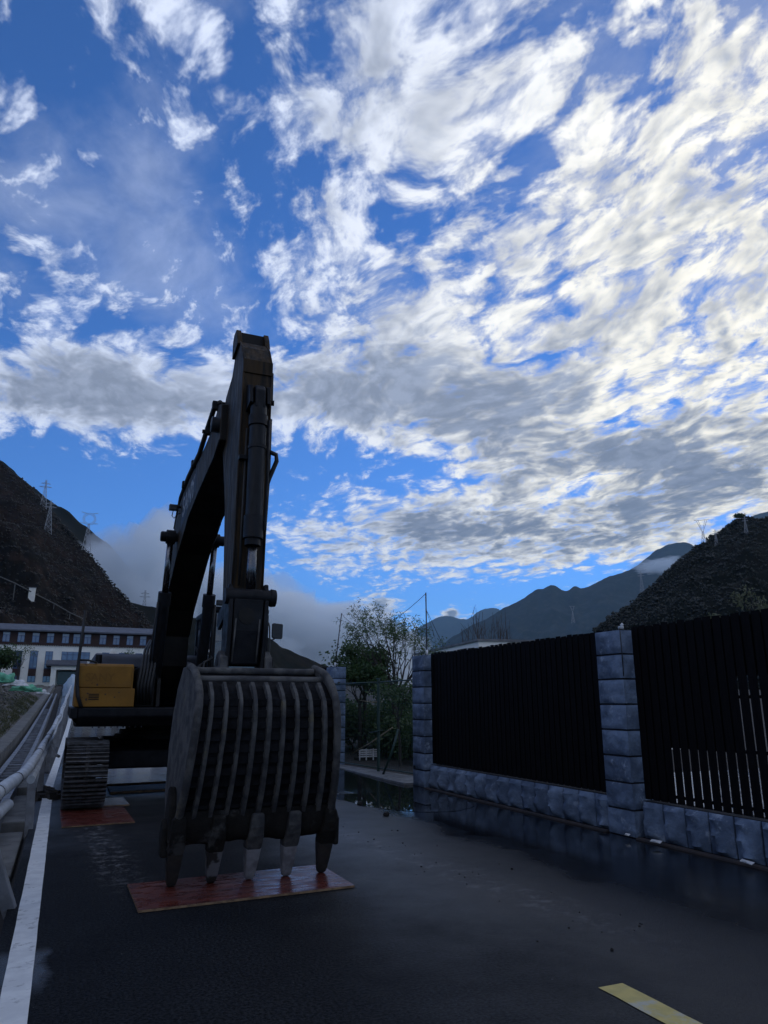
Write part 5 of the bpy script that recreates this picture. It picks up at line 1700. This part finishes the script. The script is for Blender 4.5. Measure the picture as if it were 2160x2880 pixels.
# ================================================================== pylons on the slopes
def pylon(base, hgt, style, label, half=None):
    t = thing('pylon', base, label, 'pylon', 'lattice pylons on the slopes')
    b = Vector(base) - Vector((0, 0, 3))
    hw = half or hgt * 0.115
    az_ = atan2(base[0], base[1])
    rx = Vector((cos(az_), -sin(az_), 0))
    fy = Vector((sin(az_), cos(az_), 0))
    k = 0.006 * hgt
    waist = 0.70 if style != 'mast' else 0.86
    mb = MB()

    def cor(f, i):
        w_ = hw * (1 - f / waist) + hw * 0.16 * min(1, f / waist)
        if f > waist: w_ = hw * 0.16
        s = ((-1, -1), (1, -1), (1, 1), (-1, 1))[i]
        return b + rx * (s[0] * w_) + fy * (s[1] * w_) + Vector((0, 0, (hgt + 3) * f))
    lev = [0, .16, .30, .42, .53, .62, .70]
    if style == 'mast': lev = [0, .16, .30, .44, .56, .66, .76, .86, 1.0]
    for i in range(4):
        for a_, c_ in zip(lev, lev[1:]):
            mb.tube([cor(a_, i), cor(c_, i)], k, 4, False)
            mb.tube([cor(a_, i), cor(c_, (i + 1) % 4)], k * 0.6, 3, False)
            mb.tube([cor(a_, (i + 1) % 4), cor(c_, i)], k * 0.6, 3, False)
            mb.tube([cor(c_, i), cor(c_, (i + 1) % 4)], k * 0.6, 3, False)
    mb.build('tower', M['pylon'], t)
    head = MB()
    H = b + Vector((0, 0, hgt + 3))
    Wt = b + Vector((0, 0, (hgt + 3) * waist))
    if style == 'mast':
        for f, w_ in ((.80, .17), (.90, .13)):
            c = b + Vector((0, 0, (hgt + 3) * f))
            head.tube([c - rx * hgt * w_, c + Vector((0, 0, hgt * .03)), c + rx * hgt * w_], k * 1.2, 4, False)
            head.tube([c - rx * hgt * w_, c - Vector((0, 0, hgt * .02)), c + rx * hgt * w_], k, 4, False)
    elif style == 'ring':
        rr = hgt * 0.15
        c = Wt + Vector((0, 0, rr))
        for q in (0.86, 1.12):
            pts = [c + rx * (cos(a_ * pi / 10) * rr * q) + Vector((0, 0, sin(a_ * pi / 10) * rr * q)) for a_ in range(20)]
            head.tube(pts + pts[:1], k, 4, False)
        for s in (-1, 1):
            head.tube([c + rx * s * rr * .5 + Vector((0, 0, rr * 1.0)), c + rx * s * rr * 1.45 + Vector((0, 0, rr * 1.25))], k * 1.2, 4, False)
            head.tube([c + rx * s * rr * .6 - Vector((0, 0, rr * .9)), c + rx * s * rr * 1.55 - Vector((0, 0, rr * .8))], k * 1.2, 4, False)
    else:
        top = H
        for s in (-1, 1):
            head.tube([Wt + rx * s * hw * .15, top + rx * s * hgt * 0.14], k, 4, False)
            head.tube([Wt + rx * s * hw * .15 + Vector((0, 0, hgt * .08)), top + rx * s * hgt * 0.09], k * .8, 4, False)
            head.tube([top + rx * s * hgt * 0.14, top + rx * s * hgt * 0.20 + Vector((0, 0, hgt * .02))], k, 4, False)
        head.tube([top - rx * hgt * .12, top + rx * hgt * .12], k, 4, False)
    head.build('head_frame', M['pylon'], t)
    return t


pylon((-34.1, 711.2, 169.5), 29.7, 'mast', 'pale lattice pylon on the skyline of the rocky mountain, highest on the left')
pylon((-26.1, 663.8, 141.2), 27.5, 'mast', 'faint lattice pylon on the dark slope just below the highest left one')
pylon((5.6, 664.0, 129.9), 31.0, 'ring', 'lattice pylon with a ring-shaped head on the left slope edge')
pylon((77.0, 896.7, 93.5), 35.5, 'mast', 'dim lattice pylon standing in the fog left of the boom')
pylon((492.3, 451.5, 123.0), 30.4, 'fork', 'tallest right lattice pylon with a forked head on the wooded hill')
pylon((483.7, 430.9, 126.0), 14.0, 'mast', 'short lattice pylon just right of the forked one')
pylon((508.0, 421.1, 136.1), 15.0, 'mast', 'lattice pylon near the top of the wooded hill at the right edge')
pylon((612.5, 659.5, 128.0), 22.3, 'mast', 'small lattice pylon in front of the blue range left of the wooded hill')
pylon((918.1, 1186.2, 155.7), 30.3, 'fork', 'farthest small pylon before the blue range above the fence')

# water pipe and hut on the lower left mountainside
pp = [(-52.9, 521.6, 77.3), (-36.3, 528.5, 71.5), (-24.6, 539.5, 66.9), (-12.1, 548.9, 61.9), (-1.4, 549.4, 56.1), (8.2, 550.6, 52.2)]
hp = thing('hillside_pipe', pp[2], 'pale pipe on short props running down the lower left mountainside', 'pipe')
MB().tube([(x, y, z + 5) for x, y, z in pp], 0.38, 6).build('pipe_run', M['concrete'], hp, True)
for x, y, z in pp[1:]:
    MB().bar((x, y, z - 6), (x, y, z + 4.6), 0.5, 0.5).build('pipe_prop', M['concrete'], hp)
x, y, z = (-26.2, 539.2, 68.3)
hut = thing('hillside_hut', (x, y, z), 'tiny white hut beside the pipe on the left mountainside', 'hut')
MB().box(x - 2, x + 2, y - 2, y + 2, z - 2, z + 7.0).build('hut_wall', M['white'], hut)
MB().box(x - 2.3, x + 2.3, y - 2.3, y + 2.3, z + 7.0, z + 7.5).build('hut_roof', M['slab'], hut)


# ================================================================== low cloud in the valley and thin haze
def volume_mat(name, density, color=(0.9, 0.93, 1.0), aniso=0.2):
    m = bpy.data.materials.new(name)
    m.use_nodes = True
    t = m.node_tree
    t.nodes.clear()
    out = t.nodes.new('ShaderNodeOutputMaterial')
    v_ = t.nodes.new('ShaderNodeVolumePrincipled')
    v_.inputs['Color'].default_value = (*color, 1)
    v_.inputs['Density'].default_value = density
    v_.inputs['Anisotropy'].default_value = aniso
    t.links.new(v_.outputs[0], out.inputs['Volume'])
    return m


def fog(c, rx, ry_, rz, density, amp, seed, label, sub=5):
    """one closed lumpy cloud body with even density"""
    bm = bmesh.new()
    bmesh.ops.create_icosphere(bm, subdivisions=sub, radius=1.0)
    az_ = atan2(c[0], c[1])
    rt, fw = Vector((cos(az_), -sin(az_), 0)), Vector((sin(az_), cos(az_), 0))
    for v_ in bm.verts:
        p = v_.co.normalized()
        k = 1 + amp * (0.7 * fbm(p.x * 1.6 + seed, p.y * 1.6, p.z * 1.6, 6) + 0.3 * fbm(p.x * 5 + seed, p.y * 5, p.z * 5, 5))
        v_.co = rt * (p.x * rx * k) + fw * (p.y * ry_ * k) + Vector((0, 0, p.z * rz * k))
    me = bpy.data.meshes.new('low_cloud')
    bm.to_mesh(me)
    bm.free()
    me.materials.append(volume_mat('cloud_body', density, (0.95, 0.98, 1.0)))
    o = bpy.data.objects.new('low_cloud', me)
    o.location = c
    COL.objects.link(o)
    ORG[o.name] = Vector(c)
    return tag(o, label, 'cloud', kind='stuff')


fog((125.0, 1193.5, 94.5), 185, 90, 170, 0.035, 0.6, 1.0, 'bank of grey low cloud filling the valley behind the boom')
fog((277.1, 1218.9, 83.7), 200, 90, 112, 0.028, 0.6, 4.0, 'lower bank of grey cloud right of the stick')
fog((436.5, 1224.5, 75.9), 130, 80, 80, 0.024, 0.6, 7.5, 'thin tail of low cloud above the gate pillar')
fog((6042.3, 6119.7, 1468.1), 330, 150, 90, 0.006, 0.6, 11.0, 'small scarf of white cloud on the high shoulder')

hz = MB().box(-31000, 31000, -17000, 35000, -700, 5200).build('haze', volume_mat('valley_haze', 0.000022, (0.42, 0.72, 1.0), 0.25))
tag(hz, 'thin blue morning haze in the valley air', 'haze', kind='stuff')
